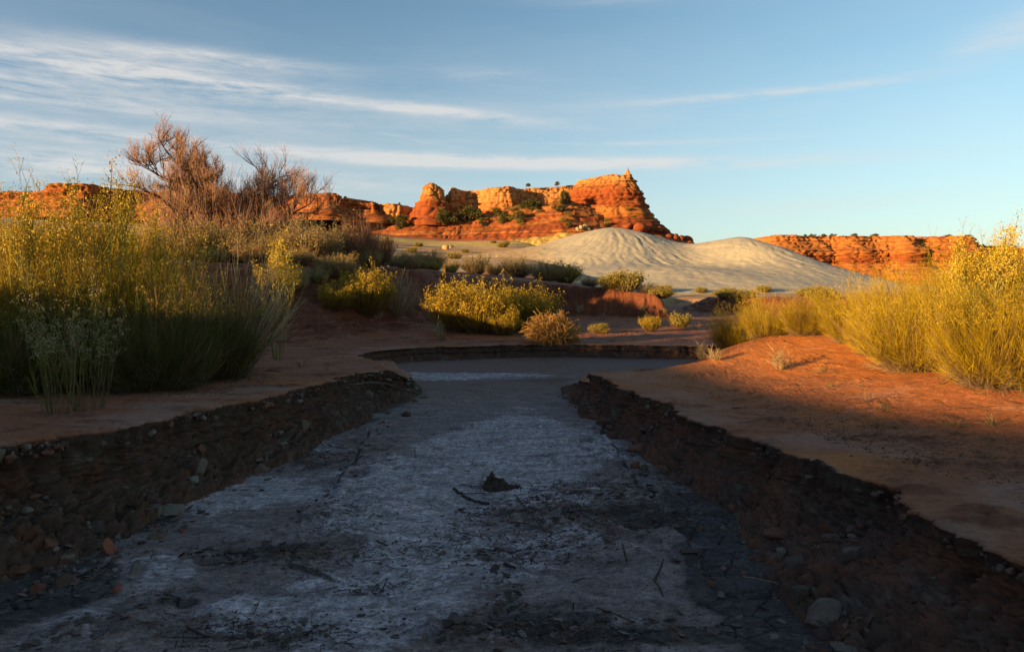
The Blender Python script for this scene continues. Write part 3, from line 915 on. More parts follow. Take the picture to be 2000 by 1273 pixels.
def cliff_body(poly, zb, zt, prof, seed, step=.3, dz=.22, ledge=.35, butt=.8, bscale=.35, smooth=1, bands=None, tilt=0.0, top_noise=.2, crag=1.0):
    """a rock body: closed plan outline (counter-clockwise seen from above), height per vertex, outward profile, ledges, buttresses"""
    P = resample(list(poly) + [poly[0]], step, smooth)[:-1]
    n = len(P)
    Tn = np.roll(P, -1, 0) - np.roll(P, 1, 0)
    kk = max(1, int(1.2 / step)); ker = np.ones(2 * kk + 1) / (2 * kk + 1)
    Tn = np.stack([np.convolve(np.r_[Tn[-kk:, j], Tn[:, j], Tn[:kk, j]], ker, 'valid') for j in (0, 1)], 1)
    Tn /= np.hypot(*Tn.T)[:, None] + 1e-9
    N = np.stack([Tn[:, 1], -Tn[:, 0]], 1)
    ZB = zb(P[:, 0], P[:, 1]) if callable(zb) else np.full(n, float(zb))
    ZT = zt(P[:, 0], P[:, 1]) if callable(zt) else np.full(n, float(zt))
    ZT = ZT + top_noise * fbm(P[:, 0] * .45, P[:, 1] * .45, o=4, seed=seed + 3) + top_noise * .6 * np.round(2 * fbm(P[:, 0] * .3, P[:, 1] * .3, o=2, seed=seed + 4)) / 2
    rows = max(8, int(np.max(ZT - ZB) / dz))
    t = np.linspace(0, 1, rows)
    Z = ZB[None] + (ZT - ZB)[None] * t[:, None]
    pt = [p[0] for p in prof]
    off = np.interp(t, pt, [p[1] for p in prof])[:, None] + 0 * Z
    zz = Z + tilt * P[:, 0][None] + .25 * fbm(P[:, 0] * .08, P[:, 1] * .08, o=3, seed=seed)[None]
    st = fbm(zz * 0 + 3.3, zz * .9, o=5, seed=seed + 5, gain=.75)
    st2 = fbm(zz * 0 + 8.1 + .3 * P[:, 0][None] * .1, zz * 3.1, o=3, seed=seed + 6, gain=.7)
    px, py = P[:, 0][None] + 0 * Z, P[:, 1][None] + 0 * Z
    b = fbm(px * bscale, py * bscale, Z * .12, o=4, seed=seed + 7, gain=.55)
    jt = worley(px * .8, py * .8, Z * .45, seed=seed + 8)
    joint = sst(.16, 0, jt[1] - jt[0])
    off = off + butt * b + ledge * (1.15 * np.tanh(st * 7) + .55 * np.tanh(st2 * 4)) - .42 * crag * joint + .14 * crag * fbm(px * 2.2, py * 2.2, Z * 2.2, o=3, seed=seed + 9)
    X = P[:, 0][None] + N[:, 0][None] * off; Y = P[:, 1][None] + N[:, 1][None] * off
    # cap rings towards the middle
    c = np.array([X[-1].mean(), Y[-1].mean()])
    Xs, Ys, Zs = [X], [Y], [Z]
    for q in (.93, .8, .6, .35, .12):
        x = c[0] + (X[-1] - c[0]) * q; y = c[1] + (Y[-1] - c[1]) * q
        z = np.min(ZT) * (1 - q) + Z[-1] * q + .1 * fbm(x * .6, y * .6, o=3, seed=seed + 10) + .05
        Xs.append(x[None]); Ys.append(y[None]); Zs.append(z[None])
    X = np.concatenate(Xs); Y = np.concatenate(Ys); Z = np.concatenate(Zs)
    zz = Z + tilt * X
    k = .75 * fbm(zz * 0 + 1.1 + .004 * X, zz * 1.5, o=5, seed=seed + 11, gain=.8) + .12 * fbm(X * .2, Y * .2, Z * .6, o=3, seed=seed + 12)
    if bands is None:
        bands = [(-1, RED), (1, ORG)]
    # bands: (height fraction, colour) blended by height, then beds of lighter and darker rock
    tt = np.concatenate([np.repeat(t[:, None], n, 1), np.ones((5, n))])
    hh = tt + .06 * fbm(X * .15, Y * .15, o=3, seed=seed + 13)
    C = np.stack([np.interp(hh, [q[0] for q in bands], [q[1][j] for q in bands]) for j in range(3)], -1)
    C = mixc(C, CRM, sst(.14, .24, k) * .8)
    C = mixc(C, DRK, sst(-.10, -.22, k) * .75)
    C = mixc(C, DRK, np.concatenate([joint, np.zeros((5, n))]) * .5)
    C = C * (1 + .25 * fbm(X * .7, Y * .7, Z * 1.5, o=3, seed=seed + 14))[..., None]
    V = np.stack([X, Y, Z], -1).reshape(-1, 3)
    Fq = grid_faces(X.shape[0], n, wrap=True)
    return V, Fq, C.reshape(-1, 3)


def join_bodies(name, bodies, mat, label):
    V, Fs, C, o = [], [], [], 0
    for v, f, c in bodies:
        V.append(v); Fs.append(f + o); C.append(c); o += len(v)
    ob = mk(name, np.concatenate(V), [np.concatenate(Fs)], mat, col=np.clip(np.concatenate(C), 0.005, .8))
    return tag(ob, label, None, kind='structure')


def pz(py, y):
    return xz_at(1000, py, y)[1]


def pxx(px, y):
    return (px - 1000) / F * y * 1.0 / math.cos(PITCH)


def zline(pts, y):
    """height along x from pixel pairs at distance y"""
    xs = [pxx(p[0], y) for p in pts]; zs = [pz(p[1], y) for p in pts]
    return lambda X, Y: np.interp(X, xs, zs)


def mesas():
    y0 = 150.0
    X = lambda p, y=y0: pxx(p, y)
    B = []
    # foot slope under everything
    B.append(cliff_body([(X(760), 150), (X(830), 146), (X(900), 147), (X(1000), 145), (X(1120), 143), (X(1230), 144), (X(1290), 148), (X(1300), 160), (X(1200), 185), (X(800), 185), (X(740), 170)],
                        zline([(700, 530), (900, 530), (1100, 520), (1250, 515), (1350, 530)], 132), zline([(760, 432), (830, 428), (880, 430), (940, 422), (1000, 416), (1060, 405), (1100, 396), (1140, 410), (1180, 430), (1300, 456)], y0),
                        [(0, 22), (.38, 14), (.52, 10.5), (.62, 8.2), (.66, 6.8), (.84, 3.4), (1, 0)], 501, step=.35, dz=.15, ledge=.22, butt=1.9, bscale=.16, smooth=2,
                        bands=[(0, YEL), (.40, YEL), (.45, RED), (.62, RED), (.66, ORG * .9), (.75, RED * 1.05), (.9, ORG * .85), (1, ORG * .9)], top_noise=.1, crag=1.1))
    # long wall, west part stands forward
    B.append(cliff_body([(X(877), 150), (X(900), 151.5), (X(935), 151), (X(960), 147.6), (X(996), 147), (X(1006), 148.5), (X(1009), 152), (X(1060), 152), (X(1100), 151.6), (X(1140), 150.5), (X(1200), 152), (X(1200), 180), (X(860), 180), (X(865), 158)],
                        zline([(870, 432), (1140, 405)], y0), zline([(870, 384), (884, 371), (900, 371), (940, 370), (1000, 367), (1060, 363), (1100, 361), (1140, 357), (1200, 357)], y0),
                        [(0, 1.6), (.25, .9), (.33, .5), (.5, .1), (.9, .05), (1, -.35)], 521, butt=.55, bscale=.22, ledge=.16, bands=[(0, RED), (.30, ORG), (.42, ORG * 1.1), (.55, CRM), (1, CRM)], top_noise=.18, dz=.16, step=.25))
    # peak between butte and wall
    B.append(cliff_body([(X(866), 151), (X(880), 149.2), (X(893), 149.6), (X(915), 152.5), (X(915), 158), (X(875), 158)], pz(425, y0), zline([(866, 392), (884, 367), (890, 368), (915, 372)], y0),
                        [(0, 1.6), (.4, .7), (1, 0)], 531, butt=.4, ledge=.14, bands=[(0, RED), (.4, ORG), (1, CRM)], dz=.16, step=.22))
    # the high east butte
    B.append(cliff_body([(X(1126), 149.5), (X(1160), 146.5), (X(1205), 144.5), (X(1231), 145), (X(1236), 149), (X(1236), 168), (X(1126), 172)],
                        zline([(1120, 440), (1180, 452), (1290, 452)], 140), zline([(1120, 353), (1150, 351), (1185, 347), (1200, 349), (1215, 350), (1222, 352), (1240, 360)], y0),
                        [(0, 7.0), (.06, 6.6), (.18, 5.0), (.26, 4.6), (.36, 3.7), (.50, 2.8), (.62, 2.1), (.74, 1.4), (.86, .55), (.875, .15), (1, .0)], 541, butt=.7, bscale=.2, ledge=.34, tilt=-.03,
                        bands=[(0, RED), (.18, RED * .9), (.3, ORG), (.42, ORG), (.5, RED), (.72, RED * 1.05), (.86, ORG), (.875, CRM), (1, CRM)], dz=.12, step=.25, top_noise=.12))
    # spire on its shoulder
    B.append(cliff_body([(X(1211), 146.2), (X(1219), 145.4), (X(1227), 146.2), (X(1226), 148), (X(1213), 148)], pz(356, y0), zline([(1210, 340), (1217, 332), (1220, 337), (1228, 345)], y0),
                        [(0, .55), (.3, .2), (.42, -.1), (.5, .12), (.7, -.05), (.85, -.35), (1, -.7)], 551, butt=.12, ledge=.12, bands=[(0, ORG), (.4, CRM), (1, CRM)], dz=.1, step=.12, top_noise=.05, crag=.5))
    # rubble wing running down to the east
    B.append(cliff_body([(X(1262), 148), (X(1290), 146), (X(1340), 146), (X(1352), 150), (X(1320), 156), (X(1270), 160)], zline([(1250, 478), (1360, 492)], y0), zline([(1262, 432), (1283, 452), (1310, 461), (1330, 468), (1352, 476)], y0),
                        [(0, 2.2), (.5, 1.2), (1, -.3)], 561, butt=.6, ledge=.2, bands=[(0, RED), (1, RED * 1.1)], dz=.15, step=.3, crag=2.0))
    # west butte
    B.append(cliff_body([(X(831), 147), (X(847), 145.6), (X(864), 146.4), (X(868), 150), (X(850), 153), (X(833), 152)], zline([(800, 446), (890, 446)], y0), zline([(828, 370), (836, 366), (842, 362.5), (854, 363), (860, 366), (870, 371)], y0),
                        [(0, 4.4), (.2, 3.3), (.36, 2.6), (.5, 2.1), (.6, 1.7), (.63, .9), (.76, .8), (.78, .35), (.9, .25), (1, .0)], 571, smooth=0, butt=.3, ledge=.17,
                        bands=[(0, RED), (.55, RED), (.60, ORG), (.9, CRM), (1, ORG)], dz=.12, step=.18, top_noise=.1))
    join_bodies('mesa', B, M_ROCK, 'high banded red and orange sandstone mesa with a small spire at its east end')
    # low cliffs running west from the butte
    B = []
    B.append(cliff_body([(X(735), 152), (X(762), 149), (X(792), 150), (X(806), 154), (X(806), 175), (X(735), 175)], pz(440, y0), zline([(720, 398), (760, 398), (806, 401)], y0),
                        [(0, 1.6), (.3, .8), (.4, .2), (1, -.2)], 601, butt=.9, bscale=.5, ledge=.2, bands=[(0, ORG), (.35, ORG), (.5, CRM), (1, CRM)], dz=.16, step=.25, top_noise=.25))
    ln = [(-420, 380), (-200, 372), (0, 377), (70, 376), (120, 378), (150, 366), (200, 366), (235, 371), (330, 376), (430, 378), (560, 384), (620, 386), (660, 381), (690, 388), (735, 394), (760, 402)]
    B.append(cliff_body([(X(-420), 150), (X(-150), 146), (X(60), 149), (X(150), 143), (X(215), 144), (X(260), 150), (X(420), 147), (X(560), 150), (X(610), 147), (X(665), 145), (X(700), 150), (X(745), 149), (X(752), 180), (X(-420), 190)],
                        zline([(-420, 430), (760, 440)], y0), zline(ln, y0), [(0, 6), (.3, 3.6), (.5, 2.0), (.62, .8), (1, 0)], 611, butt=1.9, bscale=.25, ledge=.35, step=.4, dz=.2,
                        bands=[(0, ORG), (.3, RED), (.5, ORG), (.75, RED * 1.1), (1, ORG)], top_noise=.5, crag=1.6))
    join_bodies('cliff', B, M_ROCK, 'low broken orange cliffs running west of the mesa')
    # the long flat mesa to the east, twice as far away
    y1 = 290.0
    X1 = lambda p: pxx(p, y1)
    B = [cliff_body([(X1(1484), 290), (X1(1500), 283), (X1(1560), 284), (X1(1600), 288), (X1(1640), 283), (X1(1700), 286), (X1(1745), 278), (X1(1760), 288), (X1(1800), 284), (X1(1850), 281), (X1(1886), 286), (X1(1900), 300), (X1(1900), 400), (X1(1480), 400)],
                    zline([(1480, 575), (1900, 575)], y1), zline([(1480, 464), (1500, 461), (1540, 461), (1560, 464), (1640, 463), (1700, 463), (1820, 464), (1890, 466)], y1),
                    [(0, 24), (.38, 12), (.48, 9.0), (.52, 8.0), (.69, 7.4), (.74, 7.0), (.77, 5.5), (.89, 1.8), (.91, .8), (1, 0)], 631, step=.7, dz=.3, butt=3.2, bscale=.10, ledge=.6,
                    bands=[(0, RED), (.45, ORG * .9), (.6, RED), (.73, ORG), (.86, ORG), (.91, ORG * 1.1), (1, ORG)], top_noise=.35, crag=2.5),
         cliff_body([(X1(1880), 296), (X1(1980), 290), (X1(2200), 292), (X1(2700), 300), (X1(2700), 420), (X1(1880), 420)], zline([(1880, 580), (2700, 580)], y1), zline([(1880, 478), (1960, 480), (2010, 486), (2200, 482), (2700, 470)], y1),
                    [(0, 12), (.4, 6), (.7, 2), (1, 0)], 641, step=1.0, dz=.4, butt=3, bscale=.1, ledge=.5, bands=[(0, RED), (.5, ORG), (1, RED)], top_noise=.5, crag=2)]
    join_bodies('mesa', B, M_ROCK, 'long flat topped orange mesa farther away to the east')


mesas()


# ------------------------------------------------------------------ plants
def tubes(P, Rr, C, sides=3):
    """P (n,k,3) paths, Rr (n,k) radii, C (n,3) or (n,k,3) colours"""
    n, k, _ = P.shape
    T = np.gradient(P, axis=1)
    T /= np.linalg.norm(T, axis=2, keepdims=True) + 1e-12
    ref = np.where(np.abs(T[..., 2:3]) > .9, np.array([1., 0, 0]), np.array([0, 0, 1.]))
    A = np.cross(T, ref); A /= np.linalg.norm(A, axis=2, keepdims=True) + 1e-12
    Bn = np.cross(T, A)
    an = np.arange(sides) * 2 * math.pi / sides
    V = P[:, :, None, :] + Rr[:, :, None, None] * (A[:, :, None, :] * np.cos(an)[:, None] + Bn[:, :, None, :] * np.sin(an)[:, None])
    V = V.reshape(-1, 3)
    base = (np.arange(n) * k * sides)[:, None, None]
    r = (np.arange(k - 1) * sides)[None, :, None]
    a = np.arange(sides)[None, None, :]; a2 = (a + 1) % sides
    Fq = np.stack([base + r + a, base + r + a2, base + r + sides + a2, base + r + sides + a], -1).reshape(-1, 4)
    if C.ndim == 2:
        C = np.repeat(C[:, None], k, 1)
    Cc = np.repeat(C[:, :, None, :], sides, 2).reshape(-1, 3)
    return V, Fq, Cc


def flakes(P, size, C, rng, n=1, up=.0):
    """small irregular leaf-sized quads at P"""
    m = len(P)
    a = rng.normal(size=(m, 3)); a[:, 2] += up; a /= np.linalg.norm(a, axis=1, keepdims=True)
    b = np.cross(a, rng.normal(size=(m, 3))); b /= np.linalg.norm(b, axis=1, keepdims=True) + 1e-9
    s = np.asarray(size)[:, None] if np.ndim(size) else size
    q = np.stack([P - a * s, P + b * s * .55, P + a * s, P - b * s * .55], 1)
    V = q.reshape(-1, 3)
    Fq = (np.arange(m) * 4)[:, None] + np.arange(4)[None]
    return V, Fq, np.repeat(C, 4, 0)


def unit(v):
    return v / (np.linalg.norm(v, axis=-1, keepdims=True) + 1e-12)


def broom(rng, n, H, phi, r0, rad, lo, hi, nb=5, bl=(.10, .24), bend=.5, k=6, spread_b=.35, lenvar=(.72, 1.0), lean=(0, 0), tmin=.35, curl=.03, flat=.35, brad=.6, lob=.0, twist=None):
    """a many-stemmed bush of hair-thin stems; returns tubes and the tip points"""
    th = rng.uniform(0, 2 * math.pi, n)
    ph = phi * np.sqrt(rng.random(n)) * (.85 + .3 * rng.random(n))
    L = H * rng.uniform(*lenvar, n) * (1 - flat * (ph / phi) ** 2)
    if lob:
        L *= 1 + lob * vnoise(np.cos(th) * 1.7 * ph / phi * 1.5, np.sin(th) * 1.7 * ph / phi * 1.5, 0.0, seed=int(rng.integers(999)))
    rr = r0 * np.sqrt(rng.random(n))
    th0 = th + rng.normal(0, .5, n)
    b = np.stack([rr * np.cos(th0), rr * np.sin(th0), np.full(n, -.03)], 1)
    t = np.linspace(0, 1, k)[None, :, None]
    d0 = np.stack([np.sin(ph) * np.cos(th) + lean[0], np.sin(ph) * np.sin(th) + lean[1], np.cos(ph)], 1)
    ph1 = ph * (1 - bend)
    d1 = np.stack([np.sin(ph1) * np.cos(th) + lean[0], np.sin(ph1) * np.sin(th) + lean[1], np.cos(ph1)], 1)
    d0, d1 = unit(d0)[:, None], unit(d1)[:, None]
    P = b[:, None] + L[:, None, None] * (d0 * t + (d1 - d0) * t * t * .5)
    wob = rng.normal(0, curl, (n, 1, 3)) * np.sin(t * 3.1 * rng.uniform(.6, 2, (n, 1, 1))) * H
    P = P + wob * t
    Rr = rad * (1 - .6 * t[..., 0]) * rng.uniform(.7, 1.3, (n, 1))
    lo = np.asarray(lo); hi = np.asarray(hi)
    var = rng.uniform(.7, 1.3, (n, 1, 1))
    C = (lo + (hi - lo) * np.clip(t * 1.6 - .2, 0, 1)) * var
    mixb = (rng.random(n) < .22)[:, None, None]
    C = np.where(mixb, np.array([.20, .115, .055]) * var, C)
    out = [tubes(P, Rr, C)]
    tips = P[:, -1]
    tipn = [tips]
    tipd = [unit(P[:, -1] - P[:, -2])]
    if nb:
        m = n * nb
        si = np.repeat(np.arange(n), nb)
        tt = rng.uniform(tmin, .97, m)
        f = tt * (k - 1); i0 = np.minimum(f.astype(int), k - 2); fr = (f - i0)[:, None]
        p0 = P[si, i0] * (1 - fr) + P[si, i0 + 1] * fr
        dd = unit(P[si, i0 + 1] - P[si, i0])
        rd = unit(dd + spread_b * rng.normal(size=(m, 3)) + np.array([0, 0, .12]))
        ln = H * rng.uniform(*bl, m) * (1.15 - .5 * tt)
        u = np.linspace(0, 1, 3)[None, :, None]
        up = np.array([0, 0, .35])
        Q = p0[:, None] + ln[:, None, None] * (rd[:, None] * u + up * u * u * .5)
        RQ = rad * brad * (1 - .5 * u[..., 0]) * np.ones((m, 1))
        CQ = np.repeat((C[:, -1] * rng.uniform(.8, 1.2, (n, 1)))[si][:, None], 3, 1)
        out.append(tubes(Q, RQ, CQ))
        tipn.append(Q[:, -1]); tipd.append(unit(Q[:, -1] - Q[:, -2]))
    return out, np.concatenate(tipn), np.concatenate(tipd)


def merge(parts):
    V, Fs, C, o = [], [], [], 0
    for v, f, c in parts:
        V.append(v); Fs.append(f + o); C.append(c); o += len(v)
    return np.concatenate(V), np.concatenate(Fs), np.concatenate(C)


def heads(rng, tips, frac, size, col, per=5, r=.012, low=None, H=1.0):
    w = tips[:, 2] > (low if low is not None else .0) * H
    idx = np.nonzero(w & (rng.random(len(tips)) < frac))[0]
    p = np.repeat(tips[idx], per, 0) + rng.normal(0, r, (len(idx) * per, 3))
    c = np.asarray(col) * rng.uniform(.7, 1.25, (len(p), 1))
    return flakes(p, size * rng.uniform(.6, 1.3, len(p)), c, rng, up=.5)


PROTO = {}
GRN_LO, GRN_HI = (.16, .12, .05), (.25, .24, .045)



def proto(kind, var):
    """the part meshes of one kind of plant, unit sized, built once and shared by the copies"""
    key = (kind, var)
    if key in PROTO:
        return PROTO[key]
    rng = np.random.default_rng(hash_seed(kind) + var * 13)
    res = []
    if kind == 'big':          # tall rabbitbrush close by, 1.3 m
        st, tp, td = broom(rng, 1350, 1.36, 1.22, .28, .0027, (.18, .10, .035), (.32, .21, .006), nb=6, bl=(.08, .22), bend=.42, lob=.75, spread_b=.44, flat=.42, lenvar=(.4, 1.05), curl=.06)
        st2, _, _ = broom(rng, 380, .55, 1.5, .30, .0028, (.13, .085, .055), (.20, .14, .09), nb=5, bl=(.15, .4), bend=-.3, spread_b=.9, lenvar=(.3, 1.0), tmin=.2, curl=.1)
        st = st + st2
        res = [('stems', merge(st)), ('flower_heads', heads(rng, tp, .55, .0058, (.46, .31, .025), per=9, r=.014, low=.60, H=1.1))]
    elif kind == 'green':      # the darker green one on the left bank
        st, tp, td = broom(rng, 1150, 1.05, 1.3, .28, .0027, (.075, .05, .03), (.085, .085, .016), nb=6, bl=(.10, .24), bend=.42, lob=.75, spread_b=.46, lenvar=(.4, 1.05), curl=.06)
        st2, _, _ = broom(rng, 380, .55, 1.5, .30, .0026, (.12, .085, .06), (.17, .13, .09), nb=5, bl=(.15, .4), bend=-.3, spread_b=.9, lenvar=(.3, 1.0), tmin=.2, curl=.1)
        st = st + st2
        res = [('stems', merge(st)), ('flower_heads', heads(rng, tp, .5, .0058, (.40, .27, .03), per=7, r=.012, low=.68, H=1.0))]
    elif kind == 'mid':        # flowering rabbitbrush in the middle distance, 1 m
        st, tp, td = broom(rng, 420, .98, 1.05, .2, .0045, (.17, .10, .045), (.27, .185, .018), nb=6, bl=(.10, .22), bend=.45, lob=.45, spread_b=.4)
        res = [('stems', merge(st)), ('flower_heads', heads(rng, tp, .75, .016, (.42, .27, .025), per=5, r=.02, low=.45, H=.9))]
    elif kind == 'stalks':     # a few tall seed-headed stalks
        st, tp, td = broom(rng, 34, 1.25, .30, .13, .0028, (.12, .10, .04), (.165, .15, .03), nb=8, bl=(.05, .12), bend=.15, lenvar=(.35, 1.0), tmin=.55, spread_b=.5, brad=.6, curl=.03)
        res = [('stems', merge(st)), ('seed_heads', heads(rng, tp, .98, .006, (.34, .27, .14), per=9, r=.012, low=.4, H=1.1))]
    elif kind == 'flowerstalks':
        st, tp, td = broom(rng, 12, 1.0, .22, .05, .0045, (.25, .23, .07), (.36, .31, .07), nb=16, bl=(.06, .16), bend=.0, lenvar=(.75, 1.0), tmin=.62, spread_b=.7)
        res = [('stems', merge(st)), ('flower_heads', heads(rng, tp, .9, .0068, (.48, .32, .035), per=34, r=.024, low=.55, H=1.0))]
    elif kind == 'sage':       # blond and grey dry brush
        st, tp, td = broom(rng, 330, .9, 1.1, .28, .0055, (.17, .105, .06), (.33, .22, .095), nb=7, bl=(.10, .26), bend=.45, lob=.5, spread_b=.45)
        res = [('stems', merge(st)), ('leaves', heads(rng, tp, .6, .016, (.36, .25, .10), per=4, r=.03, low=.3))]
    elif kind == 'grey':       # darker olive-grey brush
        st, tp, td = broom(rng, 280, .85, 1.15, .28, .006, (.12, .085, .06), (.23, .17, .08), nb=7, bl=(.12, .28), bend=.35, lob=.5, spread_b=.5)
        res = [('stems', merge(st)), ('leaves', heads(rng, tp, .5, .016, (.26, .20, .09), per=4, r=.03, low=.3))]
    elif kind == 'sapling':    # reddish leafless saltcedar whips
        st, tp, td = broom(rng, 150, 1.6, .62, .18, .006, (.20, .09, .055), (.28, .14, .09), nb=14, bl=(.10, .24), bend=.25, tmin=.2, spread_b=.5, lenvar=(.45, 1), k=7)
        res = [('stems', merge(st))]
    elif kind == 'tumble':     # round dry tangle
        n = 420
        th = rng.uniform(0, 6.28, n); cz = rng.uniform(-.35, 1, n)
        d = np.stack([np.sqrt(1 - cz ** 2) * np.cos(th), np.sqrt(1 - cz ** 2) * np.sin(th), cz], 1)
        t = np.linspace(0, 1, 8)[None, :, None]
        side = unit(np.cross(d, rng.normal(size=(n, 3))))
        P = d[:, None] * t * .46 * rng.uniform(.6, 1.05, (n, 1, 1)) + side[:, None] * .14 * np.sin(t * 4.4 * rng.uniform(.7, 1.4, (n, 1, 1))) * t
        P[..., 2] = P[..., 2] * .85 + .30
        C = np.array([.46, .24, .065]) * rng.uniform(.6, 1.25, (n, 1))
        a = tubes(P, .007 * (1 - .5 * t[..., 0]) * np.ones((n, 1)), C)
        m = n * 7
        si = np.repeat(np.arange(n), 7); ki = rng.integers(2, 8, m)
        p0 = P[si, ki]; dr = unit(d[si] * .6 + rng.normal(0, .7, (m, 3)))
        u = np.linspace(0, 1, 4)[None, :, None]
        cu = unit(np.cross(dr, rng.normal(size=(m, 3))))
        Q = p0[:, None] + .13 * dr[:, None] * u + .05 * cu[:, None] * u * u
        b = tubes(Q, .005 * np.ones((m, 4)), C[si])
        res = [('stems', merge([a, b]))]
    elif kind == 'skeleton':   # bleached curled annual
        st, tp, td = broom(rng, 22, .34, 1.1, .015, .0034, (.30, .21, .10), (.40, .29, .15), nb=5, bl=(.2, .5), bend=1.3, tmin=.15, spread_b=.6, k=8, curl=.08, brad=.7)
        res = [('stems', merge(st))]
    elif kind == 'tuft':       # small blades of dark grass
        st, tp, td = broom(rng, 46, .2, 1.15, .03, .0028, (.12, .10, .05), (.16, .15, .07), nb=0, bend=-.5, lenvar=(.4, 1))
        res = [('blades', merge(st))]
    elif kind == 'sprig':      # sparse bare twiglets
        st, tp, td = broom(rng, 9, .3, .7, .02, .0026, (.10, .07, .05), (.15, .10, .07), nb=5, bl=(.1, .3), bend=.2, spread_b=.7, lenvar=(.5, 1))
        res = [('stems', merge(st))]
    elif kind == 'dryspray':   # fountain of dry bent stalks
        st, tp, td = broom(rng, 110, 1.1, .75, .04, .0045, (.30, .22, .12), (.42, .32, .18), nb=3, bl=(.1, .3), bend=-.25, spread_b=.2, tmin=.5, lean=(.35, 0))
        res = [('stems', merge(st))]
    elif kind == 'far':        # low bush in the valley, coarse
        st, tp, td = broom(rng, 120, .7, 1.2, .15, .010, (.16, .11, .045), (.26, .19, .03), nb=5, bl=(.15, .3), bend=.4, lob=.4, spread_b=.5)
        res = [('stems', merge(st)), ('leaves', heads(rng, tp, .9, .030, (.28, .21, .05), per=4, r=.05, low=.25))]
    elif kind == 'juniper':
        st, tp, td = broom(rng, 9, .75, .8, .05, .035, (.14, .10, .07), (.14, .10, .07), nb=3, bl=(.3, .5), bend=.4, spread_b=.6)
        n = 3000
        nl = 26
        c0 = rng.normal(size=(nl, 3)) * np.array([.19, .19, .26]); c0[:, 2] = rng.uniform(.05, .8, nl)
        c0[:, :2] *= (1.25 - c0[:, 2:3] * .75)
        lr = rng.uniform(.12, .24, nl)
        k = rng.integers(0, nl, n)
        d = unit(rng.normal(size=(n, 3)))
        p = c0[k] + d * (lr[k] * rng.random(n) ** .4)[:, None]
        p[:, 2] = np.maximum(p[:, 2], .03)
        v = flakes(p, .035 * rng.uniform(.6, 1.5, n), np.array([.085, .078, .020]) * rng.uniform(.6, 1.5, (n, 1)), rng, up=.4)
        res = [('trunk', merge(st)), ('crown', v)]
    PROTO[key] = [(nm, None, d) for nm, d in res]
    return PROTO[key]


def hash_seed(k):
    return sum(ord(c) * (i + 3) for i, c in enumerate(k))


NM = {'big': 'rabbitbrush', 'green': 'rabbitbrush', 'mid': 'rabbitbrush', 'stalks': 'stalk_plant', 'flowerstalks': 'flower_stalk_plant', 'sage': 'sagebrush', 'grey': 'sagebrush', 'sapling': 'saltcedar_sapling',
      'tumble': 'tumbleweed', 'skeleton': 'dried_weed', 'tuft': 'grass_tuft', 'sprig': 'bare_sprig', 'dryspray': 'dried_weed', 'far': 'desert_shrub', 'juniper': 'juniper'}
CAT = {'big': 'shrub', 'green': 'shrub', 'mid': 'shrub', 'stalks': 'plant', 'flowerstalks': 'plant', 'sage': 'shrub', 'grey': 'shrub', 'sapling': 'sapling', 'tumble': 'tumbleweed', 'skeleton': 'dry plant',
       'tuft': 'grass tuft', 'sprig': 'dry plant', 'dryspray': 'dry plant', 'far': 'shrub', 'juniper': 'juniper'}


def plant(kind, var, x, y, z, sc, label, group=None, rz=0.0, wide=1.0):
    e = empty(NM[kind], (x, y, z), rz, (sc * wide, sc * wide, sc))
    tag(e, label, CAT[kind], group)
    pr = proto(kind, var)
    for i, (nm, o0, d) in enumerate(pr):
        if o0 is None:
            o0 = mk(nm, d[0], [d[1]], M_PLANT, parent=e, col=d[2], smooth=False)
            pr[i] = (nm, o0, None)
        else:
            c = o0.copy()
            S.collection.objects.link(c)
            c.parent = e
    return e


def pp(kind, var, px, py, depth, top, label, group=None, rz=0.0, wide=1.0, unit_h=None):
    """plant whose foot is on the sight line through column px at forward distance depth; top = pixel row of its top"""
    if depth is None:
        x, y, z = hit(px, py)
    elif depth == 'crest':
        ys = np.linspace(15, 33, 120); xs_ = pxx(px, ys)
        gz = ground(xs_, ys)[0]; k = int(np.argmax((gz - CAM_Z) / ys))
        x, y, z = float(xs_[k]), float(ys[k]), float(gz[k])
    else:
        y = depth; x = pxx(px, y) * 1.0; z = ground_z(x, y)
    zt = xz_at(px, top, y)[1]
    sc = max(zt - z, .05) / UH[kind]
    return plant(kind, var, x, y, z, sc, label, group, rz, wide)


UH = {'big': 1.45, 'green': 1.2, 'mid': .98, 'stalks': 1.15, 'flowerstalks': .90, 'sage': .92, 'grey': .88, 'sapling': 1.5, 'tumble': .75, 'skeleton': .36, 'tuft': .17, 'sprig': .32, 'dryspray': 1.05, 'far': .72, 'juniper': 1.08}

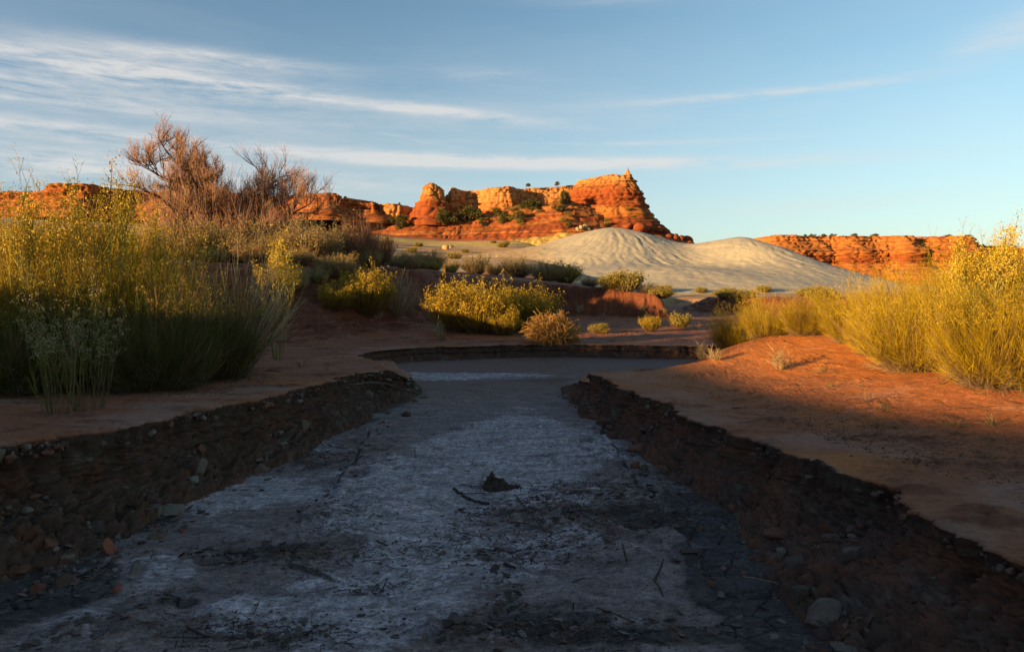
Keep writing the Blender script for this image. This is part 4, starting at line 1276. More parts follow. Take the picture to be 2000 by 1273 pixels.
GL, GR, GM, GT = 'rabbitbrush on the left bank', 'rabbitbrush along the right bank', 'rabbitbrush beside the bend of the wash', 'brush along the top of the red terrace'
PLANTS = [
    # left bank
    ('green', 0, 300, 735, 6.9, 500, 'dark green rabbitbrush with yellow top, overhanging the left bank beside the tall stalks', GL, .3, .82),
    ('green', 1, 410, 690, 8.0, 525, 'low green rabbitbrush drooping at the right edge of the dark left clump', GL, 2.0, .8),
    ('green', 0, 200, 720, 7.4, 485, 'dark green rabbitbrush between the tall stalks and the yellow topped bush', GL, 4.2, .95),
    ('big', 0, 70, 700, 7.6, 365, 'tall yellow flowered rabbitbrush at the left edge, highest of the left group', GL, .0, 1.0),
    ('big', 1, 205, 690, 8.4, 378, 'tall yellow flowered rabbitbrush in front of the bare saltcedar', GL, 1.3, .95),
    ('big', 1, 130, 660, 10.0, 400, 'yellow rabbitbrush standing behind the two tallest left bushes', GL, 3.6, 1.2),
    ('green', 1, 20, 700, 6.3, 520, 'dark green bush low at the left edge under the yellow ones', GL, 5.0, 1.0),
    ('flowerstalks', 0, 75, 600, 7.2, 342, 'cluster of tall yellow flower stalks rising above the leftmost bushes', None, 0, .7),
    ('flowerstalks', 1, 197, 600, 7.8, 332, 'tall yellow flower stalks topping the second left bush, against the sky', None, 1, .7),
    ('flowerstalks', 0, 275, 600, 8.6, 372, 'yellow flower stalks just left of the bare saltcedar', None, 2, .6),
    ('stalks', 0, 118, 806, None, 505, 'sparse tall green stalks with pale seed heads on the lip of the left bank', 'tall stalks on the left bank', .4, 1.0),
    ('stalks', 1, 175, 800, None, 560, 'shorter clump of seed headed stalks beside the tallest ones on the bank lip', 'tall stalks on the left bank', 2.4, 1.0),
    ('stalks', 0, 370, 690, 7.9, 485, 'thin blond stalks standing out above the dark green bush', None, 1.0, .7),
    ('dryspray', 0, 455, 640, 9.5, 470, 'long dry stalks leaning right out of the left clump', None, .2, .8),
    ('flowerstalks', 1, 540, 560, 11.5, 455, 'small yellow flowering stalk in front of the blond brush', None, 2.2, .75),
    ('skeleton', 0, 320, 740, None, 710, 'small curled straw coloured weed under the dark left bush', None, .7, 1.0),
    ('sprig', 0, 590, 718, None, 680, 'bare dark sprig sticking up from the left bank top', None, .7, 1.0),
    ('sprig', 1, 640, 725, None, 700, 'tiny dark twigs on the lip near the left point', None, 1.7, 1.0),
    ('skeleton', 1, 775, 765, None, 728, 'dead roots and twigs hanging off the point of the left bank', None, 2.1, 1.6),
    # behind, on the left rise
    ('sage', 0, 380, 520, 21.5, 425, 'blond dry brush below the bare saltcedar, left one', 'blond brush on the left rise', .3, 1.2),
    ('sage', 1, 455, 520, 22.0, 425, 'blond dry brush directly under the bare saltcedar', 'blond brush on the left rise', 1.3, 1.3),
    ('sage', 0, 520, 520, 21.0, 445, 'blond dry brush right of the bare saltcedar foot', 'blond brush on the left rise', 2.3, 1.2),
    ('sage', 1, 420, 520, 18.5, 480, 'low blond brush in front of the larger blond bushes', 'blond brush on the left rise', 3.3, 1.2),
    ('sage', 0, 330, 520, 23.5, 440, 'blond dry brush seen just over the yellow left bushes', 'blond brush on the left rise', 4.4, 1.2),
    ('sage', 1, 612, 520, 21.0, 428, 'tall blond and olive brush on the rise left of the reddish sapling', 'blond brush on the left rise', 5.3, 1.15),
    ('grey', 0, 645, 520, 22.5, 440, 'olive grey brush leaning against the tall blond one', None, .3, 1.1),
    ('sapling', 0, 705, 510, 22.0, 408, 'reddish leafless saltcedar sapling on the rise before the mesa', None, .3, .95),
    ('sapling', 1, 745, 505, 24.0, 440, 'smaller reddish sapling beside the larger one', None, 1.3, 1.0),
    ('sage', 0, 660, 530, 19.8, 490, 'small pale brush on the shaded slope below the reddish sapling', None, 2.0, 1.2),
    ('grey', 1, 565, 500, 23.5, 415, 'dark brush at the foot of the bent saltcedar limbs', None, 2.0, 1.4),
    # bend of the wash
    ('mid', 0, 718, 618, None, 516, 'rounded yellow rabbitbrush alone on the shaded slope', GM, .0, 1.0),
    ('mid', 1, 660, 605, None, 550, 'small yellow rabbitbrush leaning against the rounded one', GM, 1.0, 1.1),
    ('dryspray', 1, 775, 620, None, 530, 'spray of dry straw stalks right of the rounded rabbitbrush', None, .0, .9),
    ('mid', 0, 888, 648, None, 541, 'yellow rabbitbrush with bare pale trunks, left one of the trio', GM, 2.5, .9),
    ('mid', 1, 945, 650, None, 548, 'middle yellow rabbitbrush of the trio at the bend', GM, 3.1, 1.05),
    ('mid', 0, 1025, 645, None, 552, 'yellow rabbitbrush on the right of the trio, behind the tumbleweed', GM, 4.5, 1.15),
    ('mid', 1, 985, 655, None, 600, 'low yellow rabbitbrush in front of the trio', GM, 5.0, 1.0),
    ('tumble', 0, 1075, 682, None, 608, 'round golden tumbleweed on the lip of the far cut bank', 'golden tumbleweeds at the bend', .0, 1.15),
    ('tumble', 1, 1112, 692, None, 650, 'smaller golden tumbleweed hanging over the far cut bank', 'golden tumbleweeds at the bend', 1.0, 1.0),
    ('skeleton', 0, 862, 665, None, 615, 'pale bare stems at the foot of the left yellow bush', None, 1.0, 1.0),
    ('mid', 0, 1270, 647, None, 614, 'small bright yellow bush on the flat before the dark terrace', None, 1.0, 1.0),
    ('far', 0, 1328, 640, None, 609, 'small green bush near the end of the dark terrace', None, 1.0, 1.0),
    ('far', 1, 1168, 650, None, 631, 'low dry bush on the flat behind the tumbleweeds', None, 1.0, 1.5),
    ('far', 0, 1180, 651, None, 640, 'tiny dry bush on the flat', None, 2.0, 1.5),
    ('skeleton', 1, 1372, 700, None, 660, 'bleached upright weed at the edge of the right bushes', None, .5, 1.3),
    ('skeleton', 0, 1400, 705, None, 670, 'bleached weed just right of the upright one', None, 1.9, 1.5),
    ('skeleton', 1, 1527, 722, None, 668, 'pale curled skeleton weed on the sunlit sand', None, .2, 1.5),
    ('tuft', 0, 1612, 728, None, 705, 'little dark dry tuft on the sunlit sand', None, .2, 1.5),
    # terrace top
    ('sage', 1, 838, 522, 'crest', 486, 'olive blond bush on the terrace, left of the dark root tangle', GT, .2, 1.2),
    ('grey', 0, 928, 540, 'crest', 494, 'dark twisted bush on the terrace edge with bare roots', GT, .9, 1.0),
    ('sage', 1, 880, 530, 'crest', 504, 'low olive bush between the blond one and the dark twisted one', GT, .9, 1.0),
    ('grey', 1, 1010, 545, 'crest', 498, 'dark rounded bush above the yellow trio', GT, 1.9, 1.1),
    ('sage', 0, 965, 530, 'crest', 512, 'pale brush between the two dark terrace bushes', GT, 2.9, 1.0),
    ('sage', 1, 1068, 545, 'crest', 505, 'sparse olive bush beside the bright yellow terrace bush', GT, 3.2, 1.2),
    ('far', 0, 1105, 548, 'crest', 512, 'bright yellow rounded bush on the terrace', GT, .2, 1.2),
    ('grey', 0, 1152, 558, 'crest', 540, 'dark low bush at the middle of the terrace top', GT, 4.2, 1.3),
    ('far', 1, 1192, 558, 'crest', 533, 'small yellow green bush left of the taller pair on the terrace', GT, 1.2, 1.4),
    ('far', 0, 1222, 562, 'crest', 524, 'taller yellow green bush on the terrace', GT, 2.2, 1.1),
    ('grey', 1, 1262, 575, 'crest', 552, 'dark bush drooping over the end of the terrace', GT, 5.2, 1.5),
    ('grey', 0, 1283, 590, 'crest', 560, 'grey bush on the last point of the terrace', GT, .5, 1.4),
    ('far', 1, 1290, 580, 'crest', 558, 'yellow brush just past the end of the terrace', GT, 3.5, 1.5),
    # right bank
    ('big', 0, 1445, 690, 12.2, 585, 'outermost yellow bush of the right thicket, nearest the wash', GR, .5, 1.1),
    ('big', 1, 1500, 690, 11.6, 568, 'second yellow bush of the right thicket from the wash', GR, 1.5, 1.05),
    ('big', 0, 1575, 690, 10.8, 560, 'rounded yellow bush above the pale skeleton weed', GR, 2.5, 1.0),
    ('big', 1, 1640, 690, 12.0, 548, 'yellow bush standing behind the rounded one', GR, 3.5, 1.0),
    ('big', 0, 1665, 700, 9.6, 560, 'yellow bush left of the large leaning one', GR, 4.5, .95),
    ('big', 1, 1760, 700, 10.5, 512, 'tall yellow bush behind the large leaning one', GR, 5.3, 1.05),
    ('big', 0, 1800, 735, 7.6, 515, 'large yellow green bush leaning left over the sunlit sand', GR, .9, 1.1),
    ('big', 1, 1880, 720, 8.2, 478, 'tallest green gold bush in the right thicket', GR, 2.9, 1.05),
    ('big', 1, 1945, 790, 6.35, 500, 'near green gold bush at the right edge with a narrow dark foot', GR, .2, .85),
    ('big', 0, 2050, 780, 6.2, 478, 'bush cut off by the right edge of the view', GR, 4.0, 1.0),
    ('big', 1, 2010, 760, 8.0, 490, 'bush behind the two nearest ones at the right edge', GR, 1.0, 1.0),
    ('big', 0, 1720, 700, 8.6, 575, 'low spreading bush at the foot of the right thicket', GR, 3.9, 1.05),
    ('flowerstalks', 0, 1915, 700, 6.6, 428, 'tall flower stalks rising above the thicket against the sky, left cluster', None, .3, .8),
    ('flowerstalks', 1, 1957, 700, 6.9, 428, 'tall flower stalks above the thicket, right cluster', None, 1.3, .7),
    ('flowerstalks', 0, 1880, 700, 7.4, 470, 'shorter flower stalks left of the two tall clusters', None, 2.3, .8),
    ('sprig', 0, 1900, 745, None, 700, 'dead dark twigs under the near right bush', None, .3, 1.3),
    ('tuft', 1, 1868, 832, None, 800, 'grass tuft on the shaded flat, left of a twin tuft', None, .3, 1.2),
    ('tuft', 0, 1945, 832, None, 800, 'grass tuft on the shaded flat near the right edge', None, 1.3, 1.2),
    ('tuft', 1, 1742, 836, None, 812, 'sparse grass blades at the middle of the shaded flat', None, 2.3, 1.0),
    ('tuft', 0, 1660, 856, None, 835, 'tiny grass blades beside the small dark scour', None, 3.3, 1.4),
    ('sprig', 1, 1578, 832, None, 800, 'thin bare sprig on the shaded flat', None, .3, .8),
    ('sprig', 0, 1458, 770, None, 745, 'thin bare sprig where the sunlight ends', None, 2.3, .9),
]
for k_, v_, px_, py_, dp_, top_, lab_, grp_, rz_, wd_ in PLANTS:
    pp(k_, v_, px_, py_, dp_, top_, lab_, grp_, rz_, wd_)


# ------------------------------------------------------------------ the bare saltcedar on the left rise
def saltcedar():
    rng = np.random.default_rng(77)
    y = 24.0
    x = pxx(445, y); z = ground_z(x, y) - .05
    H = xz_at(430, 243, y)[1] - z
    limbs, twigs = [], []

    def grow(p, d, L, r, depth, fine, out, col):
        k = 6
        P = [np.array(p)]
        dd = np.array(d)
        for i in range(k - 1):
            dd = dd + rng.normal(0, .20 if not fine else .09, 3) + np.array([0, 0, .05])
            dd /= np.linalg.norm(dd)
            P.append(P[-1] + dd * L / (k - 1))
        P = np.array(P)
        R_ = np.linspace(r, r * .55, k)
        out.append((P, R_, col))
        return P, dd

    def branch(p, d, L, r, lev):
        P, dd = grow(p, d, L, r, lev, False, limbs, (.085, .052, .04))
        if lev >= 4:
            n = 12
            for _ in range(n):
                i = rng.integers(1, 6)
                q = unit(dd * .9 + rng.normal(0, .42, 3) + np.array([0, 0, .45]))
                P2, d2 = grow(P[i], q, L * rng.uniform(.35, .8), .006, 9, True, twigs, (.32, .17, .11))
                for _ in range(3):
                    q2 = unit(d2 + rng.normal(0, .38, 3) + np.array([0, 0, .3]))
                    grow(P2[rng.integers(2, 6)], q2, L * rng.uniform(.3, .6), .0045, 10, True, twigs, (.40, .215, .13))
            return
        n = rng.integers(2, 4) + (lev > 1)
        for j in range(n):
            i = rng.integers(2, 6) if j else 5
            q = unit(dd + rng.normal(0, .50, 3) + np.array([0, 0, .22]))
            branch(P[i], q, L * rng.uniform(.58, .82), r * .66, lev + 1)

    # main limbs: azimuth-ish x lean, y lean, length share
    for lx, ly, L, r in [(-.95, .1, .50, .06), (-1.3, -.2, .42, .05), (-.7, .3, .52, .06), (-.55, .1, .50, .06), (-.22, -.1, .56, .075), (-.02, .15, .62, .08), (.14, -.15, .54, .07), (.42, .1, .50, .065), (.80, -.1, .50, .07), (1.25, .15, .50, .07), (.6, .5, .45, .05), (-.3, -.5, .40, .05), (1.7, -.2, .42, .05)]:
        branch((lx * .25, ly * .3, 0), unit(np.array([lx, ly, 1.0])), H * L * .62, r, 0 if L > .5 else 1)
    # upright whips from the foot
    for _ in range(1000):
        bx = rng.uniform(-1.9, 3.4); by = rng.normal(0, .8)
        d = unit(np.array([.18 * bx + rng.normal(0, .22), rng.normal(0, .25), 1.0]))
        hh = H * rng.uniform(.16, .62) * max(.35, 1 - abs(bx + .3) / 4.6)
        P2, d2 = grow((bx, by, -.05), d, hh, .010, 9, True, twigs, (.28, .14, .09))
        for _ in range(7):
            q2 = unit(d2 + rng.normal(0, .38, 3) + np.array([0, 0, .4]))
            grow(P2[rng.integers(1, 6)], q2, hh * rng.uniform(.25, .5), .0055, 10, True, twigs, (.38, .20, .12))
    e = tag(empty('saltcedar_tree', (x, y, z), 0, (.98, 1.0, 1.0)), 'large bare saltcedar with reddish twigs and dark bent limbs on the left rise', 'tree')
    allp = np.array([q[0] for q in limbs])
    sc = H / allp[..., 2].max() * 1.0

    def bld(name, L, sides):
        P = np.array([q[0] for q in L]) * sc; Rr = np.array([q[1] for q in L])
        C = np.array([q[2] for q in L]) * rng.uniform(.7, 1.25, (len(L), 1))
        v = tubes(P, Rr, C, sides)
        mk(name, v[0], [v[1]], M_PLANT, parent=e, col=v[2], smooth=False)
    bld('trunk', limbs, 5)
    bld('twigs', twigs, 3)


saltcedar()

# ------------------------------------------------------------------ junipers and small growth on and below the mesa
JG = 'junipers on the slope of the high mesa'
JUN = [(785, 447, 415, 1.0, 'juniper at the foot of the low cream cliff, left of the red butte', JG), (767, 440, 418, .8, 'smaller juniper left of the cliff foot', JG),
       (866, 437, 405, 1.0, 'juniper directly below the red butte, left twin', JG), (880, 441, 410, 1.1, 'juniper directly below the red butte, right twin', JG),
       (915, 433, 396, 1.35, 'widest juniper on the slope, in front of the shaded alcove', JG), (935, 424, 404, .9, 'juniper touching the widest one', JG),
       (941, 440, 421, .8, 'small juniper between the widest one and the middle pair', JG), (972, 421, 405, 1.2, 'upper juniper of the middle pair below the wall', JG),
       (984, 434, 408, 1.0, 'lower juniper of the middle pair below the wall', JG), (1014, 433, 407, 1.0, 'juniper right of the middle pair', JG),
       (1038, 411, 384, 1.35, 'round dark juniper high against the cream wall', JG), (1102, 400, 366, .8, 'thin sparse juniper left of the high east butte', JG),
       (1094, 413, 398, 1.4, 'low bush below the thin sparse juniper', JG), (1112, 445, 428, 1.0, 'small juniper low on the red slope right of centre', JG),
       (1087, 362, 352, 1.0, 'small round tree on the mesa rim against the sky', JG), (780, 401, 394, .8, 'tiny tree on top of the low cliff beside the red butte', JG), (1032, 364, 356, 1.3, 'tiny shrub on the mesa rim left of the round rim tree', JG)]


def solid_depth(px, py, default):
    """where the sight line first meets what stands there"""
    dx, dz = (px - 1000) / F, -(py - 636.5) / F
    d = Vector((dx, math.cos(PITCH) + dz * math.sin(PITCH), -math.sin(PITCH) + dz * math.cos(PITCH)))
    dg = bpy.context.evaluated_depsgraph_get()
    best = None
    o = Vector((0, 0, CAM_Z))
    for nm in ('wash_bank', 'wash_bank.001', 'mesa', 'mesa.001', 'cliff', 'badland_hill', 'ground'):
        ob = bpy.data.objects.get(nm)
        if ob is None: continue
        ok, loc, nr, idx = ob.ray_cast(o, d.normalized())
        if ok and (best is None or loc.y < best.y):
            best = loc.copy()
    return best if best is not None else Vector((pxx(px, default), default, xz_at(px, py, default)[1]))


bpy.context.view_layer.update()
for k, (px, py, top, wd, lab, grp) in enumerate(JUN):
    p = solid_depth(px, py, 150)
    H = (py - top) / F * p.y
    plant('juniper', k % 3, p.x, p.y, p.z - .1, H / UH['juniper'], lab, grp, k * 1.7, wd * 1.15)
# scrub along the rims
rng = np.random.default_rng(11)
for k in range(30):
    px = 1560 + 12 * k + rng.uniform(-5, 5)
    if px > 1985: break
    py = float(np.interp(px, [1540, 1560, 1640, 1886, 1900, 1990], [463, 466, 465, 468, 478, 484]))
    h = rng.uniform(.9, 2.6) if rng.random() < .75 else 3.2
    y = 296.0
    plant('juniper', k % 3, pxx(px, y), y, xz_at(px, py, y)[1] - .5 - .15 * h, h, 'small dark shrub on the rim of the flat mesa to the east', 'scrub along the rim of the far flat mesa', k * 2.1, rng.uniform(.8, 1.7))
for k in range(34):
    px = 10 + 22 * k + rng.uniform(-8, 8)
    py = float(np.interp(px, [0, 70, 150, 235, 330, 560, 660, 760], [378, 377, 367, 372, 377, 385, 382, 403]))
    p = solid_depth(px, py + 5, 152)
    plant('juniper', k % 3, p.x, p.y + 1.2, p.z, rng.uniform(.5, 1.3), 'small dark shrub on the rim of the low western cliffs', 'scrub along the rim of the western cliffs', k * 2.1, rng.uniform(.8, 1.6))
for k in range(26):
    px = rng.uniform(830, 1240); py = rng.uniform(405, 440)
    p = solid_depth(px, py, 152)
    plant('far', k % 2, p.x, p.y, p.z - .1, rng.uniform(.7, 1.5), 'tiny olive tuft on the red slope under the mesa wall', 'tiny tufts on the red mesa slope', k * 2.1, 1.3)
for k in range(46):
    if 14 <= k < 26: continue
    px = rng.uniform(1290, 1640) if k < 26 else rng.uniform(560, 1000); py = rng.uniform(570, 588) if k < 26 else rng.uniform(470, 508)
    p = solid_depth(px, py, 60)
    plant('far', k % 2, p.x, p.y, p.z - .05, rng.uniform(1.0, 1.9) * (p.y / 60) ** .5 * (.7 if k < 26 else .6), 'low yellow green bush on the valley floor before the grey clay mounds' if k < 26 else 'low dry bush on the pale sandy slope below the mesa',
          'valley bushes before the clay mounds' if k < 26 else 'dry bushes on the sandy slope', k * 2.1, 1.4)

LS = 'scattered brush on the open country behind the saltcedar'
for k in range(44):
    y = rng.uniform(25, 75); px = rng.uniform(-80, 700)
    x = pxx(px, y)
    if abs(px - 430) < 60 and y < 28: continue
    plant('sage' if k % 3 else 'grey', k % 2, x, y, ground_z(x, y) - .05, rng.uniform(.6, 1.5), 'dry olive and blond brush on the open slope behind the left bank', LS, k * 1.9, rng.uniform(.9, 1.4))
TB = 'blond brush scattered along the red terrace and the rise'
for k in range(14):
    px = rng.uniform(560, 900)
    ys = np.linspace(15, 30, 90); g_ = ground(pxx(px, ys), ys)[0]; i_ = int(np.argmax((g_ - CAM_Z) / ys))
    y = float(ys[i_]) + rng.uniform(-2.5, 3.0); x = pxx(px, y)
    plant('sage' if k % 4 else 'far', k % 2, x, y, ground_z(x, y) - .03, rng.uniform(.45, .95), 'blond scrubby brush on the shaded red rise beyond the bend', TB, k * 2.3, rng.uniform(.9, 1.3))
GF = 'small dry weeds on the red flats beside the wash'
nf = 0
while nf < 46:
    px = rng.uniform(560, 1380) if nf < 26 else rng.uniform(1330, 1990); py = rng.uniform(605, 672) if nf < 26 else rng.uniform(700, 960)
    x, y, z = hit(px, py)
    dd = ground(np.array([x]), np.array([y]))
    if max(dd[1][0], dd[2][0]) < .5: continue
    plant(('tuft', 'sprig', 'skeleton' if nf < 26 else 'tuft')[nf % 3], nf % 2, x, y, z, rng.uniform(.35, .9) * (1.5 if nf < 26 else .8), 'small dry weed on the red flats beside the wash', GF, nf * 1.3, 1.2)
    nf += 1
# ------------------------------------------------------------------ boulders
for k, (px, py, r) in enumerate([(1262, 448, 1.0), (1272, 455, .8), (1283, 452, 1.5), (1296, 456, 1.3), (1306, 462, .8), (1318, 465, 1.0), (1330, 468, 1.1), (1341, 470, 1.2), (1348, 474, .8), (1250, 446, 1.3), (1240, 444, 1.0), (1225, 441, .9)]):
    p = solid_depth(px, py, 146)
    boulder('boulder', p.x, p.y - .2, p.z - .3, r, 40 + k, (.24, .055, .018), 'red boulder tumbled down the east foot of the high mesa', 'boulder', 'red boulders at the east foot of the mesa', sq=(1.1, 1, .9), sub=ICO2, mat=M_ROCK)
for k, (px, py, r) in enumerate([(1135, 447, .9), (1143, 446, 1.0), (1128, 449, .6), (1150, 449, .5), (690, 462, .7), (700, 460, .6), (872, 487, .8), (880, 484, .6)]):
    p = solid_depth(px, py, 146)
    boulder('boulder', p.x, p.y, p.z - .1, r, 60 + k, (.44, .26, .12), 'pale sandstone block lying on the slope below the mesa', 'boulder', 'pale blocks below the mesa', sub=ICO2, mat=M_ROCK)
for px, py, r, col, lab, sq in [(1600, 1200, .105, (.17, .115, .09), 'pale flat topped block of earth at the foot of the right bank', (1.1, .9, .85)),
                                (215, 1080, .065, (.26, .085, .05), 'rusty red stone standing on the cracked mud near the left bank', (.8, .8, 1.3)),
                                (228, 1150, .05, (.22, .07, .045), 'dark red stone half sunk below the standing red one', (1.2, .9, .6)),
                                (590, 832, .10, (.14, .09, .06), 'brown clod block at the toe of the left bank by its point', (1.2, 1, .7)),
                                (390, 915, .085, (.15, .10, .075), 'rounded brown block fallen from the left bank', (.9, .8, 1.0)),
                                (378, 935, .05, (.17, .14, .11), 'small grey brown stone beside the rounded brown block', (1.1, .9, .7)),
                                (512, 958, .022, (.06, .04, .035), 'little dark stone alone on the pale crust', (1.2, .8, .9)),
                                (1490, 1162, .03, (.05, .04, .038), 'small black stone on the smooth dark mud at right', (1, 1, .9)),
                                (1655, 1262, .05, (.16, .11, .085), 'pale flat stone below the big block of earth', (1.4, .9, .4)),
                                (1345, 1075, .06, (.09, .055, .045), 'dark clod at the head of the narrow mud channel', (1.2, .9, .6)),
                                (180, 1035, .08, (.07, .045, .038), 'dark clod against the left bank above the red stone', (1.2, .9, .8)),
                                (1560, 1160, .07, (.09, .06, .042), 'brown clod with grass roots above the pale block', (1, 1, .8)),
                                (505, 895, .05, (.16, .12, .09), 'flat brown crust fragment on the pale bed', (1.5, .9, .35))]:
    p = solid_depth(px, py, 5); x, y, z = p.x, p.y, p.z - r * .15
    boulder('boulder' if r > .09 else 'stone', x, y, z - .01, r, int(px), col, lab, 'boulder' if r > .09 else 'stone', sq=sq, rz=px)


# ------------------------------------------------------------------ driftwood, sticks and flood litter on the bed
def stick_mesh(pts, r0, r1, rng, knob=.15, sides=8, n=18, off=(0, 0, 0)):
    P = resample(pts, .001, 3)
    t = np.linspace(0, len(P) - 1, n).astype(int)
    P = P[t] - np.array(off)
    P = P + rng.normal(0, r0 * .25, P.shape)
    Rr = np.linspace(r0, r1, n) * (1 + knob * rng.normal(size=n))
    return tubes(P[None], Rr[None], np.zeros((1, 3)) + 1, sides)


def stick(name, pix, r0, r1, col, label, cat='stick', group=None, seed=0, h=.0):
    rng = np.random.default_rng(seed + 5)
    pts = []
    for q in pix:
        hz = q[2] if len(q) > 2 else 0
        p_ = solid_depth(q[0], q[1], 5); x, y, z = p_.x, p_.y, p_.z
        if hz:
            x, y = at(q[0], q[1], z + hz)
        pts.append((x, y, z + hz + r0 * .6))
    o = pts[0]
    v, f, c = stick_mesh(pts, r0, r1, rng, off=o)
    ob = mk(name, v, [f], M_WOOD, col=c * np.array(col) * rng.uniform(.85, 1.15, (len(v), 1)), loc=o)
    return tag(ob, label, cat, group)


stick('curved_branch', [(885, 955, .07), (893, 962, .05), (915, 976, .02), (935, 983, .0), (955, 985, .0)], .013, .010, (.05, .035, .028), 'thick curved dark branch left of the root clump', 'branch', seed=1)
stick('twig', [(898, 948, .03), (930, 949, .03), (962, 954, .02)], .0035, .003, (.08, .05, .04), 'thin straight twig pointing left, above the curved branch', 'twig', seed=2)
stick('twig', [(902, 965, .01), (930, 963, .02), (960, 964, .02)], .0035, .003, (.08, .05, .04), 'thin twig pointing left, below the straight one', 'twig', seed=3)
stick('twig', [(1005, 965, .06), (1025, 990, .04), (1048, 1020, .02), (1068, 1040, .0)], .0045, .003, (.05, .035, .03), 'long thin dark stick slanting toward the viewer from the root clump', 'twig', seed=4)
stick('twig', [(968, 950, .03), (955, 934, .07), (950, 928, .1)], .004, .0025, (.06, .04, .03), 'short twig standing up left of the root clump', 'twig', seed=5)
stick('twig', [(952, 938, .07), (965, 928, .10)], .003, .002, (.06, .04, .03), 'side twig crossing the short upright one', 'twig', seed=6)
stick('pale_branch', [(1110, 957, .01), (1150, 958, .015), (1190, 957, .02), (1218, 961, .01)], .010, .005, (.22, .15, .12), 'long pale branch lying flat right of the root clump', 'branch', seed=7)
stick('twig', [(1215, 1062, .05), (1220, 1080, .03), (1224, 1096, .0)], .004, .008, (.06, .045, .03), 'short pointed stick standing in the bed right of centre', 'twig', seed=8)
stick('twig', [(1296, 1092, .08), (1290, 1110, .05), (1278, 1135, .0)], .004, .007, (.07, .05, .035), 'forked root with a thin tip near the mud channel', 'twig', seed=9)
stick('twig', [(1278, 1134, .01), (1290, 1150, .0), (1295, 1166, .0)], .005, .003, (.07, .05, .035), 'lower leg of the forked root near the mud channel', 'twig', seed=10)
stick('twig', [(1450, 1126, .01), (1480, 1130, .02), (1520, 1140, .03)], .004, .003, (.20, .15, .11), 'pale root lying on the mud at the toe of the right bank', 'twig', seed=11)
stick('twig', [(1120, 1178, .03), (1120, 1190, .0)], .004, .004, (.05, .04, .03), 'tiny upright dark peg low in the middle of the bed', 'twig', seed=12)
stick('twig', [(810, 878, .06), (811, 893, .0)], .004, .004, (.10, .05, .035), 'tiny upright reddish twig on the bed left of centre', 'twig', seed=13)
stick('twig', [(985, 1102, .0), (1005, 1110, .01)], .010, .006, (.04, .03, .028), 'short thick black stick below the root clump', 'twig', seed=14)
stick('twig', [(365, 1225, .02), (395, 1240, .01), (410, 1245, .0)], .006, .004, (.04, .03, .028), 'short dark stick at the bottom of the view, left of centre', 'twig', seed=15)
stick('twig', [(1130, 1000, .02), (1150, 1012, .01), (1170, 1022, .0)], .004, .003, (.07, .05, .04), 'thin stick right of the root clump', 'twig', seed=16)
stick('root', [(690, 752, .25), (740, 745, .2), (790, 762, .08), (822, 770, .02)], .010, .004, (.10, .06, .045), 'exposed root trailing down the point of the left bank', 'root', seed=17)
stick('root', [(712, 748, .22), (760, 750, .15), (800, 768, .04)], .006, .003, (.10, .06, .045), 'thinner root beside the long exposed one on the left point', 'root', seed=18)


def root_clump():
    rng = np.random.default_rng(91)
    x, y, z = hit(985, 962)
    e = tag(empty('root_clump', (x, y, z), 0, (1.45, 1.5, .95)), 'dark jagged root clump with fibres, stranded in the middle of the wash bed', 'driftwood')
    # body: a ridge with a peak at the left and a tail to the right, 0.16 m high
    n = 70
    ux = np.linspace(-1, 1, n); vy = np.linspace(-1, 1, 26)
    U, Vv = np.meshgrid(ux, vy)
    prof = np.interp(ux, [-1, -.75, -.55, -.42, -.36, -.1, .15, .4, .7, 1], [0, .02, .05, .145, .165, .125, .07, .055, .03, 0])
    Z = prof[None] * np.maximum(1 - np.abs(Vv) ** 1.6, 0) - .02
    X = U * .21; Y = Vv * .085 * (1 + .3 * vnoise(U * 3, Vv * 0, seed=3))
    Z = Z * (1 + .8 * fbm(X * 40, Y * 40, o=4, seed=5, gain=.7)) + .012 * ridged(X * 60, Y * 20, o=3, seed=6) * (Z > 0)
    Y = Y + .015 * fbm(X * 30, Z * 30, o=3, seed=8)
    C = np.zeros(X.shape + (3,)) + np.array([.055, .034, .024])
    C = C * (1 + .5 * fbm(X * 50, Y * 50, Z * 50, o=3, seed=9))[..., None]
    mk('root_mass', np.stack([X, Y, Z], -1).reshape(-1, 3), [grid_faces(26, n)], M_WOOD, parent=e, col=C.reshape(-1, 3), smooth=False)
    m = 160
    p = np.stack([rng.uniform(-.2, .18, m), rng.uniform(-.09, .09, m), np.zeros(m)], 1)
    p[:, 2] = np.interp(p[:, 0], [-.2, -.09, -.07, .03, .2], [.01, .12, .14, .05, .01]) * rng.uniform(0, .9, m)
    d = unit(rng.normal(size=(m, 3)) * np.array([1.2, 1, .5]) + np.array([0, 0, .15]))
    t = np.linspace(0, 1, 5)[None, :, None]
    P = p[:, None] + d[:, None] * t * rng.uniform(.03, .13, (m, 1, 1)) + rng.normal(0, .012, (m, 1, 3)) * t * t
    P[..., 2] = np.maximum(P[..., 2], .002)
    v = tubes(P, .0026 * (1 - .6 * t[..., 0]) * np.ones((m, 1)), np.array([.09, .055, .04]) * rng.uniform(.6, 1.4, (m, 1)))
    mk('root_fibres', v[0], [v[1]], M_WOOD, parent=e, col=v[2], smooth=False)


root_clump()
x_, y_, z_ = hit(950, 995)
boulder('stone', x_, y_, z_ - .03, .11, 5, (.20, .105, .075), 'low reddish mud slab just below the root clump', 'stone', sq=(1.6, .7, .45), rz=.5)


def drop(x, y):
    best = -9.
    for nm in ('ground', 'wash_bank', 'wash_bank.001'):
        ok, loc, nr, idx = bpy.data.objects[nm].ray_cast(Vector((float(x), float(y), 4.0)), Vector((0, 0, -1)))
        if ok: best = max(best, loc.z)
    return best


